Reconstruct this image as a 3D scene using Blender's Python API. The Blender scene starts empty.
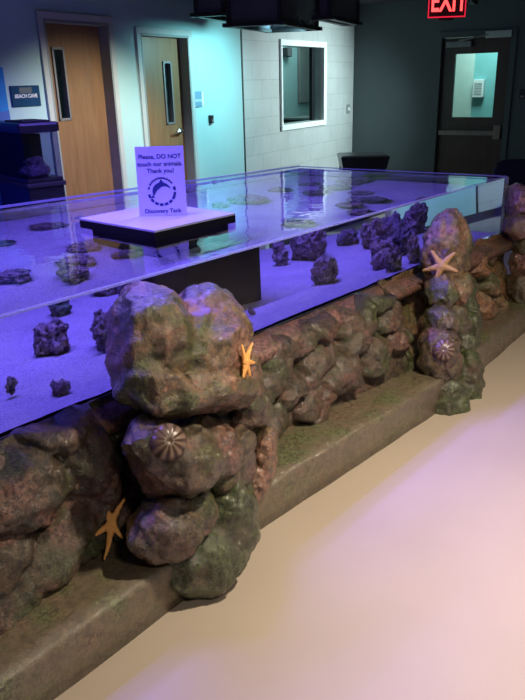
import bpy, bmesh, math, random
import numpy as np
from mathutils import Vector, Matrix, noise, Euler

random.seed(7)
sc = bpy.context.scene
col = sc.collection
H = 1.58
FPX = 700.0

# ------------------------------------------------------------------ camera frame
# tank frame: X runs along the front glass, Y runs from the visitor into the tank
def _cam():
    d = np.array([312 - 262.5, -(2176 - 350), -FPX]); d /= np.linalg.norm(d)
    up = -d
    fw = np.array([0, 0, -1.0]); y = fw - up * (fw @ up); y /= np.linalg.norm(y)
    x = np.cross(y, up)
    R = np.array([x, y, up])
    a = math.radians(48.7)
    Q = np.array([[math.cos(a), math.sin(a), 0], [-math.sin(a), math.cos(a), 0], [0, 0, 1]])
    return Q @ R, Q
CR, CQ = _cam()
CAM = np.array([0, 0, H])

def T(x, y, z=0.0):            # room survey frame -> tank frame
    return Vector(CQ @ np.array([x, y, z]))
def ray(px, py):
    return CR @ np.array([px - 262.5, -(py - 350), -FPX])
def PW(px, py, w):             # point of a sight line at depth Y = w
    r = ray(px, py); return Vector(CAM + r * (w / r[1]))
def PZ(px, py, z):
    r = ray(px, py); return Vector(CAM + r * ((z - H) / r[2]))
def depth(p):
    c = CR.T @ (np.array(p) - CAM); return -c[2]
RIGHT = Vector(CR @ np.array([1, 0, 0])); RIGHT.z = 0; RIGHT.normalize()

cam = bpy.data.cameras.new('camera')
cam.sensor_fit = 'VERTICAL'; cam.sensor_height = 24.0; cam.lens = 24.0
cam.clip_start = 0.05
co = bpy.data.objects.new('camera', cam); col.objects.link(co)
M4 = Matrix([[*CR[0], 0], [*CR[1], 0], [*CR[2], H], [0, 0, 0, 1]])
co.matrix_world = M4
sc.camera = co

# ------------------------------------------------------------------ helpers
def link(name, me, mat=None, parent=None):
    o = bpy.data.objects.new(name, me); col.objects.link(o)
    if mat is not None:
        for m in (mat if isinstance(mat, (list, tuple)) else [mat]):
            me.materials.append(m)
    if parent is not None:
        o.parent = parent
        o.matrix_parent_inverse = parent.matrix_basis.inverted()
    return o
def obj(name, bm, mat=None, parent=None, smooth=False):
    me = bpy.data.meshes.new(name)
    bmesh.ops.recalc_face_normals(bm, faces=bm.faces)
    bm.to_mesh(me); bm.free()
    if smooth:
        for p in me.polygons: p.use_smooth = True
    return link(name, me, mat, parent)
def tag(o, label=None, cat=None, group=None, kind=None):
    if label: o['label'] = label
    if cat: o['category'] = cat
    if group: o['group'] = group
    if kind: o['kind'] = kind
    return o
def empty(name, loc, label=None, cat=None, group=None, rz=0.0):
    o = bpy.data.objects.new(name, None); col.objects.link(o)
    o.empty_display_size = 0.1
    o.location = loc; o.rotation_euler = (0, 0, rz)
    return tag(o, label, cat, group)
def frame(origin, ux, uz=Vector((0, 0, 1))):
    ux = Vector(ux).normalized(); uy = uz.cross(ux).normalized()
    m = Matrix.Identity(4)
    for i in range(3):
        m[i][0] = ux[i]; m[i][1] = uy[i]; m[i][2] = uz[i]; m[i][3] = origin[i]
    return m
I4 = Matrix.Identity(4)
def box(bm, a, b, m=I4, bev=0.0):
    vs = [Vector((x, y, z)) for x in (a[0], b[0]) for y in (a[1], b[1]) for z in (a[2], b[2])]
    vv = [bm.verts.new(m @ v) for v in vs]
    fs = []
    for f in ((0,1,3,2),(4,6,7,5),(0,4,5,1),(2,3,7,6),(0,2,6,4),(1,5,7,3)):
        fs.append(bm.faces.new([vv[i] for i in f]))
    if bev > 0:
        es = list({e for f in fs for e in f.edges})
        bmesh.ops.bevel(bm, geom=es, offset=bev, segments=2, affect='EDGES', profile=0.6)
    return bm
def nbox(name, a, b, mat, parent=None, m=I4, bev=0.0):
    return obj(name, box(bmesh.new(), a, b, m, bev), mat, parent)
def prism(bm, pts, z0, z1):
    lo = [bm.verts.new((p[0], p[1], z0)) for p in pts]
    hi = [bm.verts.new((p[0], p[1], z1)) for p in pts]
    bm.faces.new(lo[::-1]); bm.faces.new(hi)
    n = len(pts)
    for i in range(n):
        bm.faces.new((lo[i], lo[(i+1) % n], hi[(i+1) % n], hi[i]))
    return bm
def tube(bm, p0, p1, r, seg=12, r1=None):
    p0 = Vector(p0); p1 = Vector(p1); d = (p1 - p0)
    q = d.to_track_quat('Z', 'Y').to_matrix().to_4x4()
    m = Matrix.Translation((p0 + p1) / 2) @ q
    bmesh.ops.create_cone(bm, cap_ends=True, segments=seg, radius1=r, radius2=r if r1 is None else r1, depth=d.length, matrix=m)
    return bm
def text_mesh(name, s, size, mat, parent, m, align='CENTER', ext=0.0006, bold=0.0):
    cu = bpy.data.curves.new(name, 'FONT'); cu.body = s; cu.size = size
    cu.align_x = align; cu.align_y = 'CENTER'; cu.extrude = ext; cu.offset = bold
    t = bpy.data.objects.new(name, cu); col.objects.link(t)
    dg = bpy.context.evaluated_depsgraph_get()
    me = bpy.data.meshes.new_from_object(t.evaluated_get(dg))
    bpy.data.objects.remove(t)
    me.transform(m)
    me.materials.clear()
    return link(name, me, mat, parent)

# ------------------------------------------------------------------ materials
def mat(name):
    m = bpy.data.materials.new(name); m.use_nodes = True
    nt = m.node_tree; nt.nodes.clear()
    out = nt.nodes.new('ShaderNodeOutputMaterial')
    return m, nt, out
def N(nt, t, **kw):
    n = nt.nodes.new(t)
    for k, v in kw.items():
        if k in n.inputs.keys(): n.inputs[k].default_value = v
        else: setattr(n, k, v)
    return n
def coords(nt, scale=None):
    g = N(nt, 'ShaderNodeNewGeometry')
    return g.outputs['Position']
def noise_tex(nt, vec, scale, detail=4.0, rough=0.55):
    n = N(nt, 'ShaderNodeTexNoise'); n.inputs['Scale'].default_value = scale
    n.inputs['Detail'].default_value = detail; n.inputs['Roughness'].default_value = rough
    nt.links.new(vec, n.inputs['Vector']); return n.outputs['Fac']
def ramp(nt, fac, stops, interp='LINEAR'):
    r = N(nt, 'ShaderNodeValToRGB'); nt.links.new(fac, r.inputs['Fac'])
    cr = r.color_ramp; cr.interpolation = interp
    while len(cr.elements) < len(stops): cr.elements.new(0.5)
    for e, (p, c) in zip(cr.elements, stops):
        e.position = p; e.color = (*c, 1) if len(c) == 3 else c
    return r.outputs['Color']
def mixc(nt, fac, a, b):
    n = N(nt, 'ShaderNodeMix', data_type='RGBA')
    L = nt.links
    if hasattr(fac, 'is_linked'): L.new(fac, n.inputs[0])
    else: n.inputs[0].default_value = fac
    for s, i in ((a, 6), (b, 7)):
        if hasattr(s, 'is_linked'): L.new(s, n.inputs[i])
        else: n.inputs[i].default_value = (*s, 1)
    return n.outputs[2]
def bump(nt, h, strength, dist, prev=None):
    b = N(nt, 'ShaderNodeBump'); b.inputs['Strength'].default_value = strength
    b.inputs['Distance'].default_value = dist
    nt.links.new(h, b.inputs['Height'])
    if prev is not None: nt.links.new(prev, b.inputs['Normal'])
    return b.outputs['Normal']

def plain(name, c, rough=0.5, metal=0.0, var=0.06, nscale=9.0, spec=0.5, bmp=0.0, bscale=120.0, coat=0.0):
    m, nt, out = mat(name)
    b = N(nt, 'ShaderNodeBsdfPrincipled')
    p = coords(nt)
    f = noise_tex(nt, p, nscale, 5.0)
    lo = tuple(x * (1 - var * 2) for x in c); hi = tuple(min(1, x * (1 + var * 2)) for x in c)
    nt.links.new(ramp(nt, f, [(0.3, lo), (0.7, hi)]), b.inputs['Base Color'])
    b.inputs['Roughness'].default_value = rough; b.inputs['Metallic'].default_value = metal
    b.inputs['Specular IOR Level'].default_value = spec
    b.inputs['Coat Weight'].default_value = coat
    if bmp > 0:
        nt.links.new(bump(nt, noise_tex(nt, p, bscale, 3.0), bmp, 0.004), b.inputs['Normal'])
    nt.links.new(b.outputs[0], out.inputs[0]); return m

def rock_mat(name, base, moss, red, dark, moss_amt=0.5, red_amt=0.5, seed=0.0, gloss=0.30, grit=0.6, coat=0.85):
    m, nt, out = mat(name); L = nt.links
    b = N(nt, 'ShaderNodeBsdfPrincipled')
    p0 = coords(nt)
    mp = N(nt, 'ShaderNodeMapping'); mp.inputs['Location'].default_value = (seed, seed * 1.7, -seed)
    L.new(p0, mp.inputs['Vector']); p = mp.outputs[0]
    c = mixc(nt, ramp(nt, noise_tex(nt, p, 34, 7, 0.75), [(0.42, (0, 0, 0)), (0.57, (1, 1, 1))]), dark, base)
    fr = ramp(nt, noise_tex(nt, p, 6.5, 4, 0.6), [(0.62 - red_amt * 0.25, (0, 0, 0)), (0.74 - red_amt * 0.25, (1, 1, 1))])
    rr = mixc(nt, ramp(nt, noise_tex(nt, p, 60, 3, 0.7), [(0.42, (0, 0, 0)), (0.57, (1, 1, 1))]), tuple(x * 0.4 for x in red), tuple(x * 1.25 for x in red))
    c = mixc(nt, fr, c, rr)
    mp2 = N(nt, 'ShaderNodeMapping'); mp2.inputs['Location'].default_value = (5.3 + seed, 2.1, 9.2)
    L.new(p0, mp2.inputs['Vector'])
    fm = ramp(nt, noise_tex(nt, mp2.outputs[0], 5.0, 5, 0.62), [(0.64 - moss_amt * 0.25, (0, 0, 0)), (0.76 - moss_amt * 0.25, (1, 1, 1))])
    mm = mixc(nt, ramp(nt, noise_tex(nt, p, 80, 3, 0.7), [(0.42, (0, 0, 0)), (0.57, (1, 1, 1))]), tuple(x * 0.4 for x in moss), tuple(x * 1.3 for x in moss))
    c = mixc(nt, fm, c, mm)
    L.new(c, b.inputs['Base Color'])
    rg = ramp(nt, noise_tex(nt, p, 18, 4), [(0.35, (gloss - 0.1,) * 3), (0.7, (gloss + 0.22,) * 3)])
    L.new(rg, b.inputs['Roughness'])
    b.inputs['Specular IOR Level'].default_value = 0.6
    b.inputs['Coat Weight'].default_value = coat; b.inputs['Coat Roughness'].default_value = 0.15
    n1 = bump(nt, noise_tex(nt, p, 45, 6, 0.72), min(1.0, grit * 1.3), 0.022)
    n2 = bump(nt, noise_tex(nt, p, 150, 3, 0.65), min(1.0, grit * 1.2), 0.008, n1)
    L.new(n2, b.inputs['Normal'])
    L.new(bump(nt, noise_tex(nt, p, 48, 6, 0.75), 0.5, 0.012), b.inputs['Coat Normal'])
    L.new(b.outputs[0], out.inputs[0]); return m

BASE = (0.16, 0.11, 0.058); MOSS = (0.085, 0.095, 0.026); RED = (0.21, 0.10, 0.066); DARK = (0.035, 0.026, 0.018)
M = {}
M['rock'] = rock_mat('rock_brown', BASE, MOSS, RED, DARK, 0.5, 0.5, 0.0)
M['rock_top'] = rock_mat('rock_rust', (0.27, 0.17, 0.085), (0.10, 0.11, 0.034), (0.31, 0.155, 0.098), (0.07, 0.045, 0.026), 0.6, 0.6, 3.0)
M['rock_green'] = rock_mat('rock_mossy', (0.11, 0.095, 0.048), (0.072, 0.09, 0.03), RED, DARK, 0.95, 0.25, 7.0)
M['rock_wall'] = rock_mat('rock_wall', (0.15, 0.10, 0.055), (0.085, 0.095, 0.028), (0.21, 0.10, 0.068), DARK, 0.55, 0.55, 11.0, 0.4, 0.9)
M['rock_pink'] = rock_mat('rock_pink', (0.26, 0.16, 0.11), (0.12, 0.10, 0.04), (0.34, 0.17, 0.13), (0.10, 0.06, 0.04), 0.25, 0.9, 15.0)
M['rock_gold'] = rock_mat('rock_gold', (0.30, 0.19, 0.075), (0.13, 0.13, 0.045), (0.36, 0.17, 0.08), (0.09, 0.06, 0.03), 0.5, 0.6, 19.0)
M['ledge'] = rock_mat('ledge_rust', (0.21, 0.12, 0.075), (0.10, 0.085, 0.04), (0.26, 0.12, 0.09), (0.08, 0.05, 0.035), 0.15, 0.7, 23.0, 0.4, 0.4)
M['plinth'] = rock_mat('plinth_moss', (0.18, 0.135, 0.085), (0.13, 0.135, 0.062), (0.19, 0.125, 0.085), (0.11, 0.088, 0.056), 0.6, 0.3, 27.0, 0.36, 0.25)
M['live'] = rock_mat('live_rock', (0.56, 0.46, 0.39), (0.32, 0.29, 0.18), (0.48, 0.32, 0.29), (0.08, 0.065, 0.06), 0.3, 0.5, 31.0, 0.6, 1.0, 0.0)
M['live_pale'] = rock_mat('live_rock_pale', (0.30, 0.27, 0.25), (0.26, 0.24, 0.13), (0.30, 0.22, 0.2), (0.12, 0.1, 0.1), 0.5, 0.4, 37.0, 0.6, 0.9, 0.0)
M['live_green'] = rock_mat('live_rock_green', (0.22, 0.27, 0.14), (0.13, 0.3, 0.14), (0.2, 0.2, 0.12), (0.07, 0.1, 0.06), 0.8, 0.3, 41.0, 0.6, 0.9, 0.0)
M['black'] = plain('black_plastic', (0.008, 0.008, 0.010), 0.32, var=0.1)
M['black_dull'] = plain('black_box_paint', (0.004, 0.004, 0.005), 0.7, spec=0.15)
M['black_matte'] = plain('black_matte', (0.012, 0.012, 0.014), 0.6, var=0.1)
M['black_metal'] = plain('black_steel', (0.012, 0.012, 0.014), 0.45, 0.3)
M['dark_glass'] = plain('smoked_panel', (0.06, 0.062, 0.08), 0.25, var=0.12, nscale=3)
M['white_top'] = plain('white_laminate', (0.42, 0.42, 0.45), 0.35, var=0.02)
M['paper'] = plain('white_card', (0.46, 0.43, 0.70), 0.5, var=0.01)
M['ink'] = plain('navy_ink', (0.01, 0.015, 0.16), 0.6)
M['wall'] = plain('wall_paint', (0.36, 0.56, 0.56), 0.6, var=0.02, nscale=2, bmp=0.05, bscale=200)
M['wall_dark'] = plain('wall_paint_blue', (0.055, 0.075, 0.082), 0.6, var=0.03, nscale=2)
M['frame'] = plain('door_frame_paint', (0.42, 0.46, 0.45), 0.45, var=0.02)
M['jamb'] = plain('grey_jamb', (0.22, 0.25, 0.245), 0.5, var=0.03)
M['white'] = plain('white_paint', (0.80, 0.84, 0.84), 0.4, var=0.01)
M['ceil'] = plain('ceiling_dark', (0.05, 0.045, 0.06), 0.8)
M['chrome'] = plain('brushed_steel', (0.6, 0.6, 0.58), 0.28, 1.0)
M['grey_metal'] = plain('grey_closer', (0.20, 0.20, 0.21), 0.4, 0.4)
M['bar'] = plain('bronze_bar', (0.20, 0.17, 0.15), 0.35, 0.5)
M['navy'] = plain('sign_navy', (0.006, 0.05, 0.12), 0.75, var=0.05, spec=0.15)
M['sign_blue'] = plain('sign_slate', (0.14, 0.28, 0.40), 0.4, var=0.06)
M['mural_light'] = plain('mural_light_blue', (0.03, 0.26, 0.60), 0.7, spec=0.2)
M['mural_blue'] = plain('mural_blue', (0.005, 0.10, 0.42), 0.5)
M['chair'] = plain('navy_fabric', (0.010, 0.012, 0.030), 0.8, bmp=0.3)
M['star'] = None

def wood_mat(name, a, b, scale=1.0):
    m, nt, out = mat(name); L = nt.links
    bs = N(nt, 'ShaderNodeBsdfPrincipled')
    mp = N(nt, 'ShaderNodeMapping'); mp.inputs['Scale'].default_value = (9 * scale, 9 * scale, 0.9 * scale)
    L.new(coords(nt), mp.inputs['Vector'])
    f = noise_tex(nt, mp.outputs[0], 3.0, 6, 0.6)
    L.new(ramp(nt, f, [(0.3, a), (0.7, b)]), bs.inputs['Base Color'])
    bs.inputs['Roughness'].default_value = 0.38
    L.new(bs.outputs[0], out.inputs[0]); return m
M['oak'] = wood_mat('oak_veneer', (0.17, 0.09, 0.042), (0.24, 0.13, 0.062))
M['walnut'] = wood_mat('walnut_veneer', (0.045, 0.026, 0.02), (0.065, 0.038, 0.028))

def concrete_block():
    m, nt, out = mat('painted_block'); L = nt.links
    b = N(nt, 'ShaderNodeBsdfPrincipled')
    uv = N(nt, 'ShaderNodeUVMap')
    br = N(nt, 'ShaderNodeTexBrick')
    L.new(uv.outputs[0], br.inputs['Vector'])
    br.inputs['Scale'].default_value = 1.0; br.inputs['Brick Width'].default_value = 0.4; br.inputs['Row Height'].default_value = 0.2
    br.inputs['Mortar Size'].default_value = 0.004; br.inputs['Mortar Smooth'].default_value = 0.6
    br.inputs['Color1'].default_value = (0.46, 0.49, 0.48, 1); br.inputs['Color2'].default_value = (0.41, 0.44, 0.43, 1)
    br.inputs['Mortar'].default_value = (0.22, 0.25, 0.24, 1)
    n = noise_tex(nt, coords(nt), 3.5, 6, 0.65)
    c = mixc(nt, 0.35, br.outputs['Color'], ramp(nt, n, [(0.3, (0.34, 0.36, 0.35)), (0.7, (0.54, 0.57, 0.55))]))
    L.new(c, b.inputs['Base Color']); b.inputs['Roughness'].default_value = 0.45
    n1 = bump(nt, br.outputs['Fac'], -0.35, 0.006)
    L.new(bump(nt, noise_tex(nt, coords(nt), 45, 4), 0.25, 0.004, n1), b.inputs['Normal'])
    L.new(b.outputs[0], out.inputs[0]); return m
M['block'] = concrete_block()

def floor_mat():
    m, nt, out = mat('epoxy_floor'); L = nt.links
    b = N(nt, 'ShaderNodeBsdfPrincipled'); p = coords(nt)
    c1 = ramp(nt, noise_tex(nt, p, 1.4, 5, 0.6), [(0.3, (0.39, 0.32, 0.258)), (0.7, (0.45, 0.372, 0.30))])
    c2 = ramp(nt, noise_tex(nt, p, 420, 2, 0.6), [(0.3, (0.34, 0.278, 0.222)), (0.7, (0.50, 0.412, 0.333))])
    L.new(mixc(nt, 0.4, c1, c2), b.inputs['Base Color'])
    b.inputs['Roughness'].default_value = 0.55
    L.new(bump(nt, noise_tex(nt, p, 300, 2), 0.12, 0.002), b.inputs['Normal'])
    L.new(b.outputs[0], out.inputs[0]); return m
M['floor'] = floor_mat()

def sand_mat():
    m, nt, out = mat('aquarium_sand'); L = nt.links
    b = N(nt, 'ShaderNodeBsdfPrincipled'); p = coords(nt)
    c1 = ramp(nt, noise_tex(nt, p, 5, 5, 0.6), [(0.3, (0.33, 0.32, 0.32)), (0.7, (0.52, 0.50, 0.50))])
    c2 = ramp(nt, noise_tex(nt, p, 130, 3, 0.7), [(0.36, (0.12, 0.11, 0.11)), (0.56, (0.54, 0.52, 0.52))])
    L.new(mixc(nt, 0.5, c1, c2), b.inputs['Base Color'])
    b.inputs['Roughness'].default_value = 0.9
    L.new(bump(nt, noise_tex(nt, p, 90, 4, 0.7), 0.7, 0.008), b.inputs['Normal'])
    L.new(b.outputs[0], out.inputs[0]); return m
M['sand'] = sand_mat()

def water_mat():
    m, nt, out = mat('water'); L = nt.links
    g = N(nt, 'ShaderNodeBsdfGlass'); g.inputs['IOR'].default_value = 1.33; g.inputs['Roughness'].default_value = 0.0
    g.inputs['Color'].default_value = (0.93, 0.95, 1.0, 1)
    mp = N(nt, 'ShaderNodeMapping'); mp.inputs['Scale'].default_value = (1.0, 1.0, 0.0)
    L.new(coords(nt), mp.inputs['Vector'])
    ge = N(nt, 'ShaderNodeNewGeometry'); sx = N(nt, 'ShaderNodeSeparateXYZ'); L.new(ge.outputs['True Normal'], sx.inputs[0])
    h = noise_tex(nt, mp.outputs[0], 7.0, 2, 0.5)
    mu = N(nt, 'ShaderNodeMath', operation='MULTIPLY'); L.new(h, mu.inputs[0]); 
    ab = N(nt, 'ShaderNodeMath', operation='ABSOLUTE'); L.new(sx.outputs['Z'], ab.inputs[0]); L.new(ab.outputs[0], mu.inputs[1])
    L.new(bump(nt, mu.outputs[0], 0.10, 0.02), g.inputs['Normal'])
    L.new(g.outputs[0], out.inputs[0]); return m
M['water'] = water_mat()

def clear_mat(name, tint=(0.95, 0.97, 1.0), ior=1.35, haze=0.0, hc=(0.6, 0.65, 0.8)):
    m, nt, out = mat(name); L = nt.links
    t = N(nt, 'ShaderNodeBsdfTransparent'); t.inputs[0].default_value = (*tint, 1)
    g = N(nt, 'ShaderNodeBsdfGlossy'); g.inputs['Roughness'].default_value = 0.02
    lw_ = N(nt, 'ShaderNodeLayerWeight'); lw_.inputs['Blend'].default_value = 0.5
    pw_ = N(nt, 'ShaderNodeMath', operation='POWER'); L.new(lw_.outputs['Facing'], pw_.inputs[0]); pw_.inputs[1].default_value = 5.0
    f = N(nt, 'ShaderNodeMath', operation='MULTIPLY_ADD'); L.new(pw_.outputs[0], f.inputs[0]); f.inputs[1].default_value = 0.18; f.inputs[2].default_value = 0.5 * (ior - 1) ** 2 / (ior + 1) ** 2
    mx = N(nt, 'ShaderNodeMixShader'); L.new(f.outputs[0], mx.inputs[0]); L.new(t.outputs[0], mx.inputs[1]); L.new(g.outputs[0], mx.inputs[2])
    last = mx
    if haze > 0:
        d = N(nt, 'ShaderNodeBsdfDiffuse'); d.inputs[0].default_value = (*hc, 1)
        m2 = N(nt, 'ShaderNodeMixShader'); m2.inputs[0].default_value = haze
        L.new(mx.outputs[0], m2.inputs[1]); L.new(d.outputs[0], m2.inputs[2]); last = m2
    L.new(last.outputs[0], out.inputs[0]); return m
M['acrylic'] = clear_mat('acrylic', (0.97, 0.98, 1.0), 1.3)
M['acrylic_edge'] = clear_mat('acrylic_edge', (0.75, 0.8, 0.9), 1.45, 0.35, (0.45, 0.48, 0.55))
M['pane'] = clear_mat('window_pane', (0.8, 0.9, 0.9), 1.45)

def emit(name, c, s):
    m, nt, out = mat(name); e = N(nt, 'ShaderNodeEmission'); e.inputs[0].default_value = (*c, 1); e.inputs[1].default_value = s
    nt.links.new(e.outputs[0], out.inputs[0]); return m
M['exit_red'] = emit('exit_letters', (1.0, 0.05, 0.05), 3.5)
M['exit_edge'] = emit('exit_edge', (1.0, 0.02, 0.06), 0.9)
M['exit_back'] = plain('exit_panel', (0.13, 0.015, 0.02), 0.2)

def star_mat(name, c, tip):
    m, nt, out = mat(name); L = nt.links
    b = N(nt, 'ShaderNodeBsdfPrincipled'); p = coords(nt)
    L.new(ramp(nt, noise_tex(nt, p, 150, 4, 0.7), [(0.35, c), (0.7, tip)]), b.inputs['Base Color'])
    b.inputs['Roughness'].default_value = 0.5
    v = N(nt, 'ShaderNodeTexVoronoi'); v.inputs['Scale'].default_value = 170; L.new(p, v.inputs['Vector'])
    L.new(bump(nt, v.outputs['Distance'], 0.8, 0.003), b.inputs['Normal'])
    L.new(b.outputs[0], out.inputs[0]); return m
M['star'] = star_mat('starfish_orange', (0.86, 0.34, 0.06), (0.95, 0.55, 0.20))
M['star_tan'] = star_mat('starfish_tan', (0.42, 0.24, 0.08), (0.54, 0.33, 0.13))
def shell_mat():
    m, nt, out = mat('shell_banded'); L = nt.links
    b = N(nt, 'ShaderNodeBsdfPrincipled')
    uv = N(nt, 'ShaderNodeUVMap'); s = N(nt, 'ShaderNodeSeparateXYZ'); L.new(uv.outputs[0], s.inputs[0])
    k = N(nt, 'ShaderNodeMath', operation='MULTIPLY'); L.new(s.outputs['X'], k.inputs[0]); k.inputs[1].default_value = 2 * math.pi * 11
    si = N(nt, 'ShaderNodeMath', operation='SINE'); L.new(k.outputs[0], si.inputs[0])
    h = N(nt, 'ShaderNodeMath', operation='MULTIPLY_ADD'); L.new(si.outputs[0], h.inputs[0]); h.inputs[1].default_value = 0.5; h.inputs[2].default_value = 0.5
    L.new(ramp(nt, h.outputs[0], [(0.1, (0.07, 0.04, 0.03)), (0.5, (0.15, 0.095, 0.07)), (0.9, (0.19, 0.13, 0.095))]), b.inputs['Base Color'])
    b.inputs['Roughness'].default_value = 0.3
    L.new(b.outputs[0], out.inputs[0]); return m
M['shell'] = shell_mat()

# ------------------------------------------------------------------ sculpting
def fbm(p, s, o=3):
    return noise.fractal(p * s, 0.9, 2.1, o)
def sculpt(blobs, voxel, seed, amps=(0.030, 0.012, 0.004), freqs=(5.0, 14.0, 42.0), smooth=2, facet=0.0, chisel=0.0):
    """blobs: list of 4x4 matrices mapping a unit sphere to an ellipsoid; returns one closed mesh"""
    bm = bmesh.new()
    for m in blobs:
        bmesh.ops.create_icosphere(bm, subdivisions=4, radius=1.0, matrix=m)
    me = bpy.data.meshes.new('tmp'); bm.to_mesh(me); bm.free()
    o = bpy.data.objects.new('tmp', me); col.objects.link(o)
    r = o.modifiers.new('r', 'REMESH'); r.mode = 'VOXEL'; r.voxel_size = voxel
    if smooth:
        s = o.modifiers.new('s', 'SMOOTH'); s.iterations = smooth; s.factor = 0.5
    dg = bpy.context.evaluated_depsgraph_get()
    out = bpy.data.meshes.new_from_object(o.evaluated_get(dg))
    bpy.data.objects.remove(o); bpy.data.meshes.remove(me)
    if chisel > 0:
        rnd = random.Random(seed * 13 + 5)
        cen = sum((v.co for v in out.vertices), Vector()) / max(1, len(out.vertices))
        for k in range(26):
            zz = rnd.uniform(-0.9, 0.5); aa = rnd.uniform(0, 2 * math.pi); q = math.sqrt(1 - zz * zz)
            n = Vector((q * math.cos(aa), q * math.sin(aa), zz))
            ds = [(v.co - cen).dot(n) for v in out.vertices]
            hmax = max(ds); cut = hmax * (1 - chisel * rnd.uniform(0.45, 1.0))
            for v, d in zip(out.vertices, ds):
                if d > cut: v.co -= n * (d - cut) * 0.82
        out.update()
    off = Vector((seed * 3.17, seed * 1.31, -seed * 2.23))
    nv = len(out.vertices)
    norm = [v.normal.copy() for v in out.vertices]
    for v, n in zip(out.vertices, norm):
        p = v.co + off
        d = amps[0] * fbm(p, freqs[0], 2) + amps[1] * fbm(p + Vector((7, 3, 1)), freqs[1], 2)
        d += amps[2] * fbm(p, freqs[2], 3)
        if facet > 0:
            dist, _ = noise.voronoi(p * 6.5)
            d += facet * (min(dist[1] - dist[0], 0.5) - 0.25) + facet * 1.6 * (0.25 - abs(fbm(p + Vector((4, 1, 9)), 8.0, 2)))
        v.co += n * d
    for p in out.polygons: p.use_smooth = True
    out.update()
    return out
def blob(px, py, w, rx, ry, rd=None, roll=0.0, lean=0.0):
    """ellipsoid seen at (px,py) standing at depth w; rx, ry its half sizes in photo pixels there, rd its half depth in metres"""
    c = PW(px, py, w); k = depth(c) / FPX
    a = rx * k; b = ry * k; d = rd if rd else 0.5 * (a + b)
    m = frame(c, RIGHT) @ Matrix.Rotation(math.radians(roll), 4, 'Y') @ Matrix.Rotation(math.radians(lean), 4, 'X') @ Matrix.Diagonal((a, d, b, 1))
    return m

def surface_hit(objs, px, py):
    """first rock surface along a sight line, so that a sculpted animal sits exactly on it"""
    dg = bpy.context.evaluated_depsgraph_get(); dg.update()
    o3 = Vector(CAM); d = Vector(ray(px, py)).normalized(); best = None
    for o in objs:
        mi = o.matrix_world.inverted()
        ok, loc, nor, _ = o.ray_cast(mi @ o3, (mi.to_3x3() @ d).normalized())
        if ok:
            L = o.matrix_world @ loc; t = (L - o3).length
            if best is None or t < best[0]: best = (t, L, (o.matrix_world.to_3x3() @ nor).normalized(), o)
    return best
bpy.context.view_layer.update()

# ------------------------------------------------------------------ room
def wall_piece(bm, m, L, h, th, openings, uvscale=True):
    xs = sorted({0.0, L} | {o[0] for o in openings} | {o[1] for o in openings})
    for x0, x1 in zip(xs[:-1], xs[1:]):
        mid = (x0 + x1) / 2
        ops = sorted([(o[2], o[3]) for o in openings if o[0] <= mid <= o[1]])
        z = 0.0
        for a, b in ops:
            if a > z: box(bm, (x0, 0, z), (x1, th, a), m)
            z = b
        if z < h: box(bm, (x0, 0, z), (x1, th, h), m)
def wall(name, P0, P1, h, th, mt, openings=()):
    P0 = Vector(P0); P1 = Vector(P1)
    m = frame(P0, P1 - P0); L = (P1 - P0).length
    bm = bmesh.new(); wall_piece(bm, m, L, h, th, list(openings))
    uvl = bm.loops.layers.uv.new('UVMap'); mi = m.inverted()
    for f in bm.faces:
        for lp in f.loops:
            q = mi @ lp.vert.co; lp[uvl].uv = (q.x + q.y, q.z)
    o = obj(name, bm, mt); tag(o, kind='structure')
    return o, m, L
CEIL = 2.52
A0 = Vector((-1.58, 5.64)); dL = Vector((0.5106, 0.8598))
Pl = lambda t: T(*(A0 + dL * t))
tA = 2.826                       # corner where the concrete wall starts
def t_az(az):                    # where a bearing crosses the door wall
    k = math.tan(math.radians(az)); return (k * A0.y - A0.x) / (dL.x - k * dL.y)
tS = -2.2
ops = []
d1 = (t_az(-15.35) - tS, t_az(-10.75) - tS); d2 = (t_az(-8.55) - tS, t_az(-5.0) - tS)
Z1, Z2 = 2.055, 2.0
w_l, mL, LL = wall('wall_left', Pl(tS), Pl(tA), CEIL, 0.14, M['wall'], [(d1[0], d1[1], 0, Z1), (d2[0], d2[1], 0, Z2)])
# concrete block wall with the window
Bq = Vector((0.285, 8.76)); dB = Vector((0.52, 0.854)); 
Pb = lambda t: T(*(Bq + dB * t))
tb0, tb1 = -0.812, 2.114
def tb_az(az):
    k = math.tan(math.radians(az)); return (k * Bq.y - Bq.x) / (dB.x - k * dB.y)
wi = (tb_az(1.95) - tb0, tb_az(5.1) - tb0)
w_b, mB, LB = wall('wall_back', Pb(tb0), Pb(tb1), CEIL, 0.16, M['block'], [(wi[0], wi[1], 1.09, 1.965)])
# exit wall
Cq = Vector((1.384, 10.57)); dC = Vector((0.854, -0.52))
Pc = lambda t: T(*(Cq + dC * t))
def tc_az(az):
    k = math.tan(math.radians(az)); return (k * Cq.y - Cq.x) / (dC.x - k * dC.y)
de = (tc_az(13.75), tc_az(18.75))
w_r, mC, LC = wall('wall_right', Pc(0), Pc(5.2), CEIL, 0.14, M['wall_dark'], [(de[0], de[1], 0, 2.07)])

bm = bmesh.new(); box(bm, (-6, -4, -0.12), (16, 14, 0.0)); tag(obj('floor', bm, M['floor']), kind='structure')
bm = bmesh.new(); box(bm, (-6, -4, CEIL), (16, 14, CEIL + 0.1)); tag(obj('ceiling', bm, M['ceil']), kind='structure')

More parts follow.
